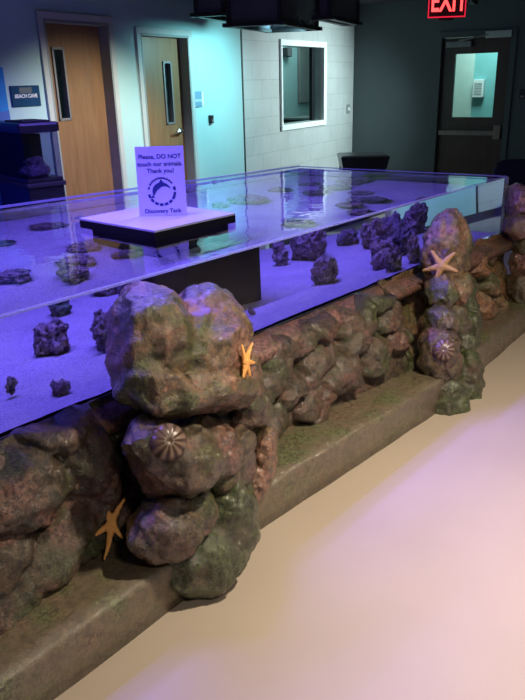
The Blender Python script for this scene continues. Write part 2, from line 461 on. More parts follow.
# baseboards (clear of the door openings)
def baseboard(name, m, spans, L):
    bm = bmesh.new()
    for a, b in spans: box(bm, (a, -0.012, 0), (b, 0.0, 0.1), m)
    tag(obj(name, bm, M['black_matte']), kind='structure')
baseboard('baseboard_left', mL, [(0, d1[0] - 0.06), (d1[1] + 0.06, d2[0] - 0.06), (d2[1] + 0.06, LL)], LL)
baseboard('baseboard_back', mB, [(0, LB)], LB)
baseboard('baseboard_right', mC, [(0, de[0] - 0.06), (de[1] + 0.06, LC)], LC)

bm = bmesh.new(); box(bm, (LL - 0.012, -0.006, 0), (LL + 0.012, 0.01, CEIL), mL); tag(obj('trim_1', bm, M['black_matte']), kind='structure')
def door_frame(parent, m, a, b, zt, fw, mt, jm, th=0.14):
    bm = bmesh.new()
    box(bm, (a - fw, -0.02, 0), (a, 0.005, zt), m, 0.003); box(bm, (b, -0.02, 0), (b + fw, 0.005, zt), m, 0.003)
    box(bm, (a - fw, -0.02, zt), (b + fw, 0.005, zt + fw), m, 0.003)
    obj('door_frame', bm, mt, parent)
    bm = bmesh.new()
    box(bm, (a, -0.02, 0), (a + 0.02, th, zt), m); box(bm, (b - 0.02, -0.02, 0), (b, th, zt), m); box(bm, (a, -0.02, zt - 0.02), (b, th, zt), m)
    obj('jamb', bm, jm, parent)
def wood_door(name, m, a, b, zt, lite, mt, handle=True):
    root = empty(name, m @ Vector(((a + b) / 2, 0.05, 0))); tag(root, kind='structure')
    bpy.context.view_layer.update()
    door_frame(root, m, a, b, zt, 0.05, M['frame'], M['jamb'])
    bm = bmesh.new(); y0, y1 = 0.085, 0.13
    l0, l1, lz0, lz1 = lite
    xs = [a + 0.022, l0, l1, b - 0.022]
    box(bm, (xs[0], y0, 0.01), (xs[1], y1, zt - 0.022), m); box(bm, (xs[2], y0, 0.01), (xs[3], y1, zt - 0.022), m)
    box(bm, (xs[1], y0, 0.01), (xs[2], y1, lz0), m); box(bm, (xs[1], y0, lz1), (xs[2], y1, zt - 0.022), m)
    obj('door_leaf', bm, mt, root)
    bm = bmesh.new(); e = 0.018
    box(bm, (l0, y0 - 0.012, lz0), (l0 + e, y1, lz1), m); box(bm, (l1 - e, y0 - 0.012, lz0), (l1, y1, lz1), m)
    box(bm, (l0, y0 - 0.012, lz0), (l1, y1, lz0 + e), m); box(bm, (l0, y0 - 0.012, lz1 - e), (l1, y1, lz1), m)
    obj('lite_frame', bm, M['grey_metal'], root)
    nbox('vision_pane', (l0, y0 + 0.02, lz0), (l1, y0 + 0.026, lz1), M['pane'], root, m)
    if handle:
        bm = bmesh.new(); hx = b - 0.10; hz = 1.15
        tube(bm, m @ Vector((hx, y0, hz)), m @ Vector((hx, y0 - 0.012, hz)), 0.03, 20)
        tube(bm, m @ Vector((hx, y0 - 0.01, hz)), m @ Vector((hx, y0 - 0.06, hz)), 0.011)
        tube(bm, m @ Vector((hx + 0.005, y0 - 0.055, hz)), m @ Vector((hx - 0.115, y0 - 0.055, hz)), 0.011)
        obj('lever_handle', bm, M['chrome'], root, True)
    return root
w1 = d1[1] - d1[0]; w2 = d2[1] - d2[0]
wood_door('door_1', mL, d1[0], d1[1], Z1, (d1[0] + w1 * 0.20, d1[0] + w1 * 0.38, 1.33, 1.87), M['oak'], False)
wood_door('door_2', mL, d2[0], d2[1], Z2, (d2[0] + w2 * 0.58, d2[0] + w2 * 0.76, 1.22, 1.78), M['oak'])
# closed dark closets behind both doors
for nm, (a, b) in (('wall_closet', d1), ('wall_office', d2)):
    bm = bmesh.new(); box(bm, (a - 0.1, 0.9, 0), (b + 0.1, 0.98, CEIL), mL); tag(obj(nm, bm, M['wall']), kind='structure')

# exit door
root = empty('door_3', mC @ Vector(((de[0] + de[1]) / 2, 0.05, 0))); tag(root, kind='structure')
bpy.context.view_layer.update()
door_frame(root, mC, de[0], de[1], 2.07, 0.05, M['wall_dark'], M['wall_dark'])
dw = de[1] - de[0]; x0 = de[0] + 0.022; x1 = de[1] - 0.022
gx0, gx1, gz0, gz1 = de[0] + dw * 0.21, de[0] + dw * 0.80, 1.07, 1.85
bm = bmesh.new()
for a, b in (((x0, 0.05, 0.01), (gx0, 0.095, 2.045)), ((gx1, 0.05, 0.01), (x1, 0.095, 2.045)), ((gx0, 0.05, 0.01), (gx1, 0.095, gz0)), ((gx0, 0.05, gz1), (gx1, 0.095, 2.045))):
    box(bm, a, b, mC)
obj('door_leaf', bm, M['walnut'], root)
nbox('glass_pane', (gx0, 0.068, gz0), (gx1, 0.074, gz1), M['pane'], root, mC)
bm = bmesh.new()
box(bm, (x0 + 0.02, -0.005, 0.845), (x1 - 0.06, 0.035, 0.905), mC, 0.006)
box(bm, (x0 + 0.02, 0.0, 0.85), (x0 + 0.07, 0.052, 0.90), mC)
pb = obj('panic_bar', bm, M['bar'], root)
bm = bmesh.new(); box(bm, (x1 - 0.12, -0.02, 0.80), (x1 - 0.025, 0.052, 0.975), mC, 0.008); obj('latch_case', bm, M['bar'], root)
bm = bmesh.new(); box(bm, (x0 + 0.06, -0.03, 1.93), (x0 + 0.38, 0.05, 2.0), mC, 0.008); obj('closer_body', bm, M['grey_metal'], root)
bm = bmesh.new(); box(bm, (x0 + 0.56, -0.045, 2.02), (x1 + 0.01, -0.018, 2.10), mC, 0.004); obj('closer_plate', bm, M['frame'], root)
bm = bmesh.new(); tube(bm, mC @ Vector((x0 + 0.22, -0.02, 2.005)), mC @ Vector((x0 + 0.42, -0.06, 2.03)), 0.011); tube(bm, mC @ Vector((x0 + 0.42, -0.06, 2.03)), mC @ Vector((x0 + 0.60, -0.035, 2.06)), 0.011); obj('closer_arm', bm, M['grey_metal'], root)
# corridor beyond the exit door
M['corridor'] = plain('corridor_teal', (0.22, 0.52, 0.52), 0.6, var=0.02)
M['corridor_pale'] = plain('corridor_pale', (0.55, 0.70, 0.64), 0.6, var=0.02)
bm = bmesh.new(); box(bm, (de[0] - 1.2, 1.5, 0), (de[1] + 1.2, 1.6, CEIL), mC); tag(obj('wall_corridor', bm, M['corridor']), kind='structure')
bm = bmesh.new(); box(bm, (de[0] - 1.3, 0.14, 0), (de[0] - 1.2, 1.6, CEIL), mC); box(bm, (de[0] - 1.2, 1.48, 0), (de[0] + 0.06, 1.5, CEIL), mC); tag(obj('wall_corridor_side', bm, M['corridor_pale']), kind='structure')
r = empty('alarm_box', mC @ Vector((de[0] + 0.16, 1.48, 1.36)), 'small white wall box with louvred face seen through the exit door window', 'wall box')
bpy.context.view_layer.update()
ax = de[0] + 0.16
nbox('case', (ax - 0.08, 1.41, 1.28), (ax + 0.08, 1.5, 1.53), M['white'], r, mC, 0.008)
bm = bmesh.new()
for k in range(5): box(bm, (ax - 0.055, 1.404, 1.32 + k * 0.036), (ax + 0.055, 1.412, 1.34 + k * 0.036), mC)
obj('louvre', bm, M['frame'], r)

# window in the concrete wall
root = empty('window_1', mB @ Vector(((wi[0] + wi[1]) / 2, 0, 1.09))); tag(root, kind='structure')
bpy.context.view_layer.update()
bm = bmesh.new(); fw = 0.065; zb, zt = 1.09, 1.965
box(bm, (wi[0] - fw * .4, -0.03, zb - fw), (wi[1] + fw * 1.2, 0.02, zb), mB, 0.004); box(bm, (wi[0] - fw * .4, -0.03, zt), (wi[1] + fw * 1.2, 0.02, zt + fw), mB, 0.004)
box(bm, (wi[0] - fw * .4, -0.03, zb), (wi[0], 0.02, zt), mB); box(bm, (wi[1], -0.03, zb), (wi[1] + fw * 1.2, 0.02, zt), mB)
obj('window_frame', bm, M['white'], root)
bm = bmesh.new(); box(bm, (wi[1] - 0.13, 0.08, zb), (wi[1] - 0.06, 0.12, zt), mB); obj('mullion', bm, M['black_metal'], root)
nbox('pane', (wi[0], 0.09, zb), (wi[1], 0.096, zt), M['pane'], root, mB)
ww = wi[1] - wi[0]; lx = wi[0] + 1.66
bm = bmesh.new(); box(bm, (-0.4, 0.92, 0), (LB + 2.6, 1.0, CEIL), mB); tag(obj('wall_lab', bm, M['wall']), kind='structure')
sx = lx + 0.45 * ww
r = empty('wall_panel', mB @ Vector((sx, 0.9, 1.27)), 'dark grey wall panel seen through the white framed window', 'panel')
bpy.context.view_layer.update()
nbox('panel', (sx, 0.885, 1.27), (sx + 0.42 * ww, 0.918, 2.04), M['jamb'], r, mB, 0.006)
nbox('bezel', (sx - 0.015, 0.90, 1.255), (sx + 0.42 * ww + 0.015, 0.919, 2.055), M['grey_metal'], r, mB)
cx0 = lx + 0.36 * ww - 0.45
r = empty('low_cabinet', mB @ Vector((cx0, 0.7, 0)), 'low dark cabinet at the lower right behind the white framed window', 'cabinet')
bpy.context.view_layer.update()
nbox('carcass', (cx0, 0.50, 0), (cx0 + 0.6, 0.90, 1.06), M['black_matte'], r, mB, 0.008)
nbox('cabinet_top', (cx0 - 0.015, 0.49, 1.06), (cx0 + 0.615, 0.91, 1.09), M['jamb'], r, mB, 0.004)
sp_ = lx + 0.03 * ww
r = empty('wall_speaker', mB @ Vector((sp_, 0.9, 1.9)), 'small dark box high on the wall seen through the white framed window', 'speaker')
bpy.context.view_layer.update()
nbox('case', (sp_, 0.84, 1.90), (sp_ + 0.14, 0.918, 2.02), M['black_matte'], r, mB, 0.008)
nbox('grille', (sp_ + 0.01, 0.834, 1.91), (sp_ + 0.13, 0.842, 2.01), M['grey_metal'], r, mB)

# signs and switches on the walls
def wall_sign(name, m, x, z, w, h, mt, label, txt=None, size=0.03, y=-0.012, cat='sign', tm=None):
    r = empty(name, m @ Vector((x, 0, z)), label, cat); bpy.context.view_layer.update()
    nbox('plate', (x - w / 2, y, z - h / 2), (x + w / 2, 0.0, z + h / 2), mt, r, m, 0.003)
    if txt:
        tmx = m @ Matrix.Translation((x, y - 0.001, z)) @ Matrix.Rotation(math.radians(90), 4, 'X')
        text_mesh('lettering', txt, size, tm, r, tmx, bold=0.0008)
    return r
M['sign_text'] = plain('sign_white', (0.75, 0.8, 0.82), 0.5)
tx = t_az(-17.15) - tS
rs = wall_sign('room_sign', mL, tx, 1.525, 0.27, 0.145, M['navy'], 'dark navy room sign left of the first wooden door', 'BEACH CAVE', 0.036, tm=M['sign_text'])
nbox('arch_mark', (tx - 0.06, -0.0135, 1.545), (tx + 0.06, -0.0115, 1.585), plain('sign_arch', (0.008, 0.035, 0.08), 0.4), rs, mL)
tx2 = t_az(-4.52) - tS
rs = wall_sign('room_sign', mL, tx2, 1.435, 0.145, 0.145, M['sign_blue'], 'small slate blue room sign right of the second wooden door', '12', 0.04, tm=M['sign_text'])
rs.children[0]; nbox('side_strip', (tx2 + 0.075, -0.010, 1.37), (tx2 + 0.10, 0, 1.50), M['white'], rs, mL)
# (the second sign's lettering is unreadable in the photo: keep the raised panels only)
for ch in list(rs.children):
    if ch.name.startswith('lettering'): bpy.data.objects.remove(ch)
nbox('raised_panel', (tx2 - 0.05, -0.016, 1.41), (tx2 + 0.065, -0.011, 1.435), plain('sign_pale', (0.35, 0.5, 0.6), 0.4), rs, mL)
tx3 = t_az(-3.6) - tS
r = empty('card_reader', mL @ Vector((tx3, 0, 1.23)), 'small black card reader on turquoise wall below slate blue sign', 'card reader'); bpy.context.view_layer.update()
nbox('case', (tx3 - 0.028, -0.03, 1.195), (tx3 + 0.028, 0, 1.275), M['black'], r, mL, 0.006)
nbox('key_slot', (tx3 - 0.012, -0.034, 1.21), (tx3 + 0.012, -0.028, 1.235), M['grey_metal'], r, mL)
tx4 = tb_az(7.08) - tb0
r = empty('light_switch', mB @ Vector((tx4, 0, 1.2)), 'dark light switch at the right end of the concrete wall', 'switch'); bpy.context.view_layer.update()
nbox('plate', (tx4 - 0.05, -0.012, 1.13), (tx4 + 0.05, 0, 1.25), M['jamb'], r, mB, 0.003)
nbox('toggle', (tx4 - 0.02, -0.022, 1.17), (tx4 + 0.02, -0.01, 1.21), M['white'], r, mB)
# mural panel at the far left
tm0 = t_az(-18.55) - tS
r = empty('mural_panel', mL @ Vector((tm0 - 0.6, 0, 0.4)), 'tall blue wave mural panel at the left edge of the door wall', 'mural'); bpy.context.view_layer.update()
nbox('board', (tm0 - 1.0, -0.02, 0.3), (tm0, 0, 1.72), M['mural_light'], r, mL)
bm = bmesh.new(); prof = [(tm0 - 1.0, 1.55), (tm0 - 0.7, 1.45), (tm0 - 0.35, 1.36), (tm0 - 0.12, 1.42), (tm0, 1.435)]
lo = [bm.verts.new(mL @ Vector((x, -0.023, 0.3))) for x, z in prof]; hi = [bm.verts.new(mL @ Vector((x, -0.023, z))) for x, z in prof]
lo2 = [bm.verts.new(mL @ Vector((x, -0.019, 0.3))) for x, z in prof]; hi2 = [bm.verts.new(mL @ Vector((x, -0.019, z))) for x, z in prof]
for i in range(len(prof) - 1):
    bm.faces.new((lo[i], lo[i+1], hi[i+1], hi[i])); bm.faces.new((hi[i], hi[i+1], hi2[i+1], hi2[i]))
    bm.faces.new((lo2[i], hi2[i], hi2[i+1], lo2[i+1])); bm.faces.new((lo[i], lo2[i], lo2[i+1], lo[i+1]))
obj('wave', bm, M['mural_blue'], r)
# access box on exit wall at right edge
tx5 = tc_az(19.05)
r = empty('card_reader', mC @ Vector((tx5 + 0.12, 0, 1.35)), 'small dark access box on wall right of the exit door', 'card reader'); bpy.context.view_layer.update()
nbox('case', (tx5 + 0.09, -0.03, 1.29), (tx5 + 0.17, 0, 1.41), M['black'], r, mC, 0.006)
nbox('key_slot', (tx5 + 0.11, -0.034, 1.31), (tx5 + 0.15, -0.028, 1.335), M['grey_metal'], r, mC)

# ------------------------------------------------------------------ overhead light frames
def light_frame(near, u, v, lu, lv, z0, label):
    """black steel box frame with smoked panels hung from the ceiling; near = nearest bottom corner"""
    near = T(*near); u = (T(*u) - T(0, 0)).normalized(); v = (T(*v) - T(0, 0)).normalized()
    r = empty('ceiling_lantern', near + Vector((0, 0, z0)), label, 'hanging lantern', 'black lanterns under the ceiling'); bpy.context.view_layer.update()
    mm = Matrix.Identity(4)
    for i in range(3): mm[i][0] = u[i]; mm[i][1] = v[i]; mm[i][2] = (0, 0, 1)[i]; mm[i][3] = near[i]
    p = 0.035
    for (x, y) in ((0, 0), (lu - p, 0), (0, lv - p), (lu - p, lv - p)):
        nbox('post', (x, y, z0), (x + p, y + p, CEIL), M['black_metal'], r, mm)
    bm = bmesh.new()
    for z in (z0, ):
        box(bm, (-0.03, -0.01, z), (lu + 0.03, 0.05, z + 0.03), mm); box(bm, (-0.03, lv - 0.05, z), (lu + 0.03, lv + 0.01, z + 0.03), mm)
        box(bm, (-0.01, 0, z), (0.04, lv, z + 0.03), mm); box(bm, (lu - 0.04, 0, z), (lu + 0.01, lv, z + 0.03), mm)
    obj('bottom_rail', bm, M['black_metal'], r)
    for nm, a, b in (('smoked_panel', (p, 0.012, z0 + 0.03), (lu - p, 0.02, CEIL)), ('smoked_panel', (0.012, p, z0 + 0.03), (0.02, lv - p, CEIL)),
                     ('smoked_panel', (lu - 0.02, p, z0 + 0.03), (lu - 0.012, lv - p, CEIL)), ('smoked_panel', (p, lv - 0.02, z0 + 0.03), (lu - p, lv - 0.012, CEIL))):
        nbox(nm, a, b, M['dark_glass'], r, mm)
    bm = bmesh.new(); q = mm @ Vector((lu / 2, lv / 2, z0 + 0.14))
    tube(bm, q, q + Vector((0, 0, 0.16)), 0.045, 20); obj('lamp_can', bm, M['black_matte'], r)
    return r
FU = (-0.942, 0.334); FV = (0.39, 0.92)
light_frame((0.22, 6.1), FU, FV, 0.47, 0.95, 2.0, 'largest black box lantern, hanging in front of the concrete wall')
light_frame((-0.235, 6.4), FU, FV, 0.28, 0.9, 2.10, 'black box lantern hanging over the turquoise wall, left of the largest')
light_frame((0.66, 6.55), FU, FV, 0.14, 0.9, 2.06, 'narrow black box lantern hanging just right of the largest')
light_frame((1.82, 6.6), FU, FV, 0.12, 0.5, 2.185, 'black box lantern hanging right of the red EXIT sign')

# ------------------------------------------------------------------ exit sign
ec = T(1.575, 6.30); er = empty('exit_sign', ec + Vector((0, 0, 2.035)), 'red lit EXIT sign hanging from the ceiling', 'exit sign'); bpy.context.view_layer.update()
eu = RIGHT.copy(); eu.rotate(Euler((0, 0, math.radians(-6))))
me_ = frame(ec + Vector((0, 0, 2.035)), eu)
nbox('housing', (-0.145, -0.008, 0.0), (0.145, 0.03, 0.21), M['exit_back'], er, me_, 0.003)
bm = bmesh.new()
for a, b in (((-0.15, -0.012, -0.004), (0.15, -0.004, 0.005)), ((-0.15, -0.012, 0.205), (0.15, -0.004, 0.214)), ((-0.15, -0.012, 0), (-0.142, -0.004, 0.21)), ((0.142, -0.012, 0), (0.15, -0.004, 0.21))):
    box(bm, a, b, me_)
obj('glow_edge', bm, M['exit_edge'], er)
text_mesh('lettering', 'EXIT', 0.225, M['exit_red'], er, me_ @ Matrix.Translation((0.012, -0.010, 0.112)) @ Matrix.Rotation(math.radians(90), 4, 'X') @ Matrix.Diagonal((0.62, 1, 1, 1)), bold=0.004)
nbox('canopy', (-0.1, -0.03, 0.21), (0.1, 0.05, CEIL - 2.035), M['black_matte'], er, me_)
nbox('battery_foot', (-0.06, 0.02, -0.022), (0.06, 0.10, 0.0), M['black_matte'], er, me_)

# ------------------------------------------------------------------ tank
WG = 1.887; ZR = 0.95; ZW = 0.942; ZS = 0.585
FL, FR_, BR_, BL = (-0.9, WG), (4.627, WG), (4.437, 3.457), (-0.9, 4.05)
tank = empty('touch_tank', (1.9, 2.7, 0), 'long clear acrylic touch tank behind the sculpted rock wall', 'tank'); bpy.context.view_layer.update()
def panel(name, p, q, th, z0, z1, mt, side):
    p = Vector((*p, 0)); q = Vector((*q, 0)); m = frame(p, q - p)
    a, b = (-th, 0) if side < 0 else (0, th)
    return nbox(name, (0, a, z0), ((q - p).length, b, z1), mt, tank, m)
panel('front_panel', FL, FR_, 0.018, 0.56, ZR, M['acrylic'], -1)
panel('end_panel', FR_, BR_, 0.018, 0.56, ZR, M['acrylic'], -1)
panel('back_panel', BR_, BL, 0.018, 0.56, ZR, M['acrylic'], -1)
panel('front_rim', FL, FR_, 0.019, ZR, ZR + 0.006, M['acrylic_edge'], -1)
panel('end_rim', FR_, BR_, 0.019, ZR, ZR + 0.006, M['acrylic_edge'], -1)
panel('back_rim', BR_, BL, 0.019, ZR, ZR + 0.012, M['acrylic_edge'], -1)
bm = bmesh.new(); box(bm, (FR_[0] - 0.008, WG - 0.02, 0.56), (FR_[0] + 0.02, WG + 0.0, ZR)); obj('corner_seam', bm, M['acrylic_edge'], tank)
bm = bmesh.new(); prism(bm, [FL, FR_, BR_, BL], 0.02, 0.555); obj('base', bm, M['black_matte'], tank)
bm = bmesh.new(); box(bm, (FL[0], WG - 0.03, 0.54), (FR_[0], WG - 0.019, 0.585)); obj('seal', bm, M['black'], tank)
e = 0.002
wat = obj('water', prism(bmesh.new(), [(FL[0] + e, FL[1] + e), (FR_[0] - e, FR_[1] + e), (BR_[0] - e, BR_[1] - e), (BL[0] + e, BL[1] - e)], 0.557, ZW), M['water'])
bm = bmesh.new(); bm.from_mesh(wat.data); bmesh.ops.split_edges(bm, edges=bm.edges[:]); bm.to_mesh(wat.data); bm.free()
for p in wat.data.polygons: p.use_smooth = True
tag(wat, 'clear still water filling the touch tank', 'water', kind='stuff')
# sand bed
def in_tank(x, y):
    yb = 3.457 + (4.437 - x) * (4.05 - 3.457) / 5.337
    return yb
bm = bmesh.new(); nx, ny = 180, 60; grid = []
for i in range(nx + 1):
    x = -0.89 + (4.42 + 0.89) * i / nx if True else 0
    row = []
    for j in range(ny + 1):
        t = j / ny; yb = in_tank(x, 0) - 0.01; y = WG + 0.008 + (yb - WG - 0.008) * t
        xx = x + (0.18 * (1 - t)) * max(0, (i / nx - 0.5) * 2)
        z = ZS + 0.010 * noise.noise(Vector((xx * 2.2, y * 2.2, 0))) + 0.005 * noise.noise(Vector((xx * 9, y * 9, 3)))
        if t < 0.06: z = min(z, ZS)
        row.append(bm.verts.new((xx, y, z)))
    grid.append(row)
for i in range(nx):
    for j in range(ny):
        bm.faces.new((grid[i][j], grid[i+1][j], grid[i+1][j+1], grid[i][j+1]))
sand = obj('sand', bm, M['sand'], None, True); tag(sand, 'pale sand bed on the bottom of the touch tank', 'sand', kind='stuff')

# black box with the white lid standing in the tank
pl = empty('display_plinth', (2.24, 2.62, ZS), 'black square box with white lid standing in the tank under the sign', 'plinth'); bpy.context.view_layer.update()
nbox('box', (2.02, 2.38, ZS - 0.02), (2.48, 2.86, 0.93), M['black_dull'], pl, bev=0.004)
nbox('lid_skirt', (1.985, 2.352, 0.925), (2.505, 2.905, 0.975), M['black_dull'], pl, bev=0.004)
nbox('lid', (1.985, 2.352, 0.975), (2.505, 2.905, 0.985), M['white_top'], pl, bev=0.002)
# sign standing on it
sp = PZ(163.5, 216, 0.985)
sg = empty('notice_stand', sp, 'upright white notice with dolphin emblem on the white lid', 'sign'); bpy.context.view_layer.update()
su = RIGHT.copy(); su.rotate(Euler((0, 0, math.radians(2))))
ms = frame(sp, su) @ Matrix.Rotation(math.radians(-4), 4, 'X')
k = depth(sp) / FPX; SWd = 47 * k; SH = 67 * k
nbox('acrylic_holder', (-SWd / 2 - 0.004, 0.002, 0.0), (SWd / 2 + 0.004, 0.006, SH + 0.006), M['acrylic'], sg, ms)
nbox('holder_foot', (-SWd / 2 - 0.004, 0.0, 0.0), (SWd / 2 + 0.004, 0.09, 0.004), M['acrylic'], sg, frame(sp, su))
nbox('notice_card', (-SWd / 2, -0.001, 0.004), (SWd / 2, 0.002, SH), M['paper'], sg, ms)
RX = Matrix.Rotation(math.radians(90), 4, 'X')
for s, z, h in (('Please, DO NOT', 0.855, 0.0285), ('touch our animals.', 0.752, 0.0285), ('Thank you!', 0.655, 0.0285), ('Discovery Tank', 0.075, 0.0275)):
    text_mesh('lettering', s, h, M['ink'], sg, ms @ Matrix.Translation((0, -0.0014, SH * z)) @ RX, bold=0.0005)
# round emblem: leaping dolphin inside a ring of short marks
bm = bmesh.new(); cz = SH * 0.36; Rr = SWd * 0.245
def poly(bm, pts, y0=-0.0022, y1=-0.001):
    f = [bm.verts.new(ms @ Vector((x, y0, z))) for x, z in pts]; g = [bm.verts.new(ms @ Vector((x, y1, z))) for x, z in pts]
    bm.faces.new(f); bm.faces.new(g[::-1]); n = len(pts)
    for i in range(n): bm.faces.new((f[i], g[i], g[(i+1) % n], f[(i+1) % n]))
up_, lo_ = [], []
for i in range(25):
    a = math.radians(205 - 190 * i / 24); th = 0.46 * math.sin(math.pi * min(1, (i + 1.0) / 25) ** 0.8) + 0.03
    up_.append((Rr * 0.80 * math.cos(a), cz + Rr * 0.80 * math.sin(a) * 0.95)); rr = Rr * (0.80 - th)
    lo_.append((rr * math.cos(a), cz + rr * math.sin(a) * 0.95))
poly(bm, up_ + lo_[::-1])
obj('emblem_dolphin', bm, M['ink'], sg)
bm = bmesh.new()
poly(bm, [(-Rr * 0.2, cz + Rr * 0.74), (-Rr * 0.02, cz + Rr * 1.02), (Rr * 0.2, cz + Rr * 0.72)])
obj('emblem_fin', bm, M['ink'], sg); bm = bmesh.new()
poly(bm, [(-Rr * 0.95, cz - Rr * 0.55), (-Rr * 0.78, cz - Rr * 0.25), (-Rr * 0.6, cz - Rr * 0.5)])
obj('emblem_tail', bm, M['ink'], sg)
bm = bmesh.new()
for a in list(range(40, 150, 12)) + [165, 12, -12] + list(range(200, 345, 22)):
    ar = math.radians(a); q = Rr * 1.12; l = Rr * (0.10 if 12 < a < 170 else 0.16); tw = Rr * 0.07 if 12 < a < 170 else Rr * 0.11
    cx, czz = q * math.cos(ar), cz + q * math.sin(ar); tx_, tz_ = -math.sin(ar), math.cos(ar); nx_, nz_ = math.cos(ar), math.sin(ar)
    poly(bm, [(cx - tx_ * l - nx_ * tw, czz - tz_ * l - nz_ * tw), (cx + tx_ * l - nx_ * tw, czz + tz_ * l - nz_ * tw), (cx + tx_ * l + nx_ * tw, czz + tz_ * l + nz_ * tw), (cx - tx_ * l + nx_ * tw, czz - tz_ * l + nz_ * tw)])
obj('emblem_ring', bm, M['ink'], sg)

# rocks in the tank: x, y, half length, half depth, half height, material, label
LIVE = []
def live_rock(x, y, a, b, h, mt, label, seed, group='live rocks on the sand', rough=1.35, voxel=0.009, ang=0.0, z=None):
    z = ZS if z is None else z
    rnd = random.Random(seed); blobs = []
    c = Vector((x, y, z + h * 0.55)); R3 = Matrix.Rotation(ang, 4, 'Z')
    blobs.append(Matrix.Translation(c) @ R3 @ Matrix.Diagonal((a * 0.85, b * 0.85, h * 0.8, 1)))
    for i in range(7):
        t = rnd.uniform(0, 2 * math.pi); q = rnd.uniform(0.25, 0.6)
        o_ = R3 @ Vector((a * q * math.cos(t), b * q * math.sin(t), h * rnd.uniform(-0.2, 0.55)))
        rr = rnd.uniform(0.28, 0.5); s_ = min(a, b)
        blobs.append(Matrix.Translation(c + o_) @ Matrix.Diagonal((s_ * rr * 1.3, s_ * rr * 1.2, h * rr * 1.3, 1)))
    me = sculpt(blobs, voxel, seed, (0.012 * rough, 0.014 * rough, 0.009 * rough), (9, 28, 70), 1, 0.0, 0.10)
    o = link('live_rock', me, mt); tag(o, label, 'rock', group); LIVE.append(o); return o
def refr(d, n, eta):
    d = d.normalized(); c = -d.dot(n); return eta * d + (eta * c - math.sqrt(1 - eta * eta * (1 - c * c))) * n
def TOP(px, py, z=None):
    z = ZS if z is None else z
    p = PZ(px, py, ZW); d = refr(Vector(ray(px, py)), Vector((0, 0, 1)), 1 / 1.33); return p + d * ((z - p.z) / d.z)
def FRONT(px, py, z=None):
    z = ZS if z is None else z
    p = PW(px, py, WG); d = refr(Vector(ray(px, py)), Vector((0, -1, 0)), 1 / 1.33); return p + d * ((z - p.z) / d.z)
VA = math.atan2(RIGHT.y, RIGHT.x)
def by_top(px, py, hw, h, mt, label, seed, b=None):
    p = TOP(px, py, ZS + h * 0.6); a = hw * (depth(p)) / FPX
    live_rock(p.x, p.y, a, b if b else a * 0.8, h, mt, label, seed, ang=VA)
def by_front(px, py, hw, h, mt, label, seed, b=None):
    p = FRONT(px, py, ZS + h * 0.5); a = hw * (depth(p)) / FPX
    live_rock(p.x, p.y, a, b if b else a * 0.8, h, mt, label, seed, ang=VA)
by_top(13, 277, 21, 0.09, M['live'], 'brown rock in the water near the left edge', 1)
by_top(74, 273, 19, 0.10, M['live'], 'frontmost of three brown rocks left of the black box', 2)
by_top(77, 261, 23, 0.06, M['live'], 'middle of three brown rocks left of the black box', 3)
by_top(82, 248, 20, 0.05, M['live'], 'flat brown rock at the back of three left of black box', 4)
by_top(50, 226, 21, 0.06, M['live_pale'], 'flat olive rock behind the black box, left of its lid corner', 5)
by_top(4, 243, 13, 0.06, M['live_green'], 'green rock at the left edge of the water', 6)
by_top(127, 254, 17, 0.06, M['live_pale'], 'pale brown rock in front of the black box, left of its front corner', 7)
by_top(360, 212, 17, 0.06, M['live'], 'dark flat rock in front of the pair at the far right', 10)
by_top(366, 200, 23, 0.07, M['live'], 'long dark rock in the right half of the tank, second row', 11)
by_top(360, 193, 15, 0.06, M['live'], 'dark rock behind the long dark rock in the tank', 12)
by_top(280, 190, 15, 0.06, M['live_pale'], 'flat rock near the back corner, beneath the reflection', 13)
by_top(352, 184, 10, 0.06, M['live'], 'small rock near the back right of the tank', 14)
by_top(310, 184, 11, 0.07, M['live'], 'dark rock by the far back corner of the tank', 15)
by_top(425, 199, 11, 0.04, M['live'], 'small flat dark rock near the far end panel', 16)
by_top(250, 198, 14, 0.04, M['live_pale'], 'faint flat rock behind the lid to the right of the notice', 17)
# seen through the front glass
by_front(308, 248, 24, 0.13, M['live'], 'knobbly grey rock seen through the glass right of black box', 20)
by_front(280, 258, 10, 0.09, M['live'], 'small grey rock beside the right edge of black box', 21)
for q, (px, py, hw, h, lab) in enumerate(((371, 240, 15, 0.10, 'left rear rock of the rubble heap behind the starfish pillar'), (392, 232, 18, 0.12, 'middle rear rock of the rubble heap behind the starfish pillar'),
        (414, 224, 18, 0.12, 'tallest rear rock of the rubble heap, partly behind the starfish pillar'), (381, 253, 15, 0.09, 'middle rock of the rubble heap, left side'), (403, 246, 17, 0.10, 'middle rock of the rubble heap, right side'),
        (394, 263, 16, 0.08, 'front rock of the rubble heap by the glass'), (414, 254, 12, 0.10, 'rock of the rubble heap nearest the starfish pillar'))):
    by_front(px, py, hw, h, M['live_pale'] if q % 3 == 1 else M['live'], lab, 30 + q)
by_front(325, 274, 18, 0.085, M['live'], 'squat brown rock close to the front glass right of the black box', 22)
by_front(252, 312, 5, 0.025, M['live'], 'tiny pebble on the sand just right of the near rock pillar', 23, 0.02)
by_front(12, 390, 7, 0.045, M['live'], 'small dark stone by the glass near the left edge', 24, 0.025)
by_front(58, 388, 13, 0.035, M['live'], 'reddish rubble cluster by the glass left of near pillar', 25, 0.03)
by_front(104, 340, 9, 0.09, M['live'], 'grey rock half hidden by the near rock pillar', 26)

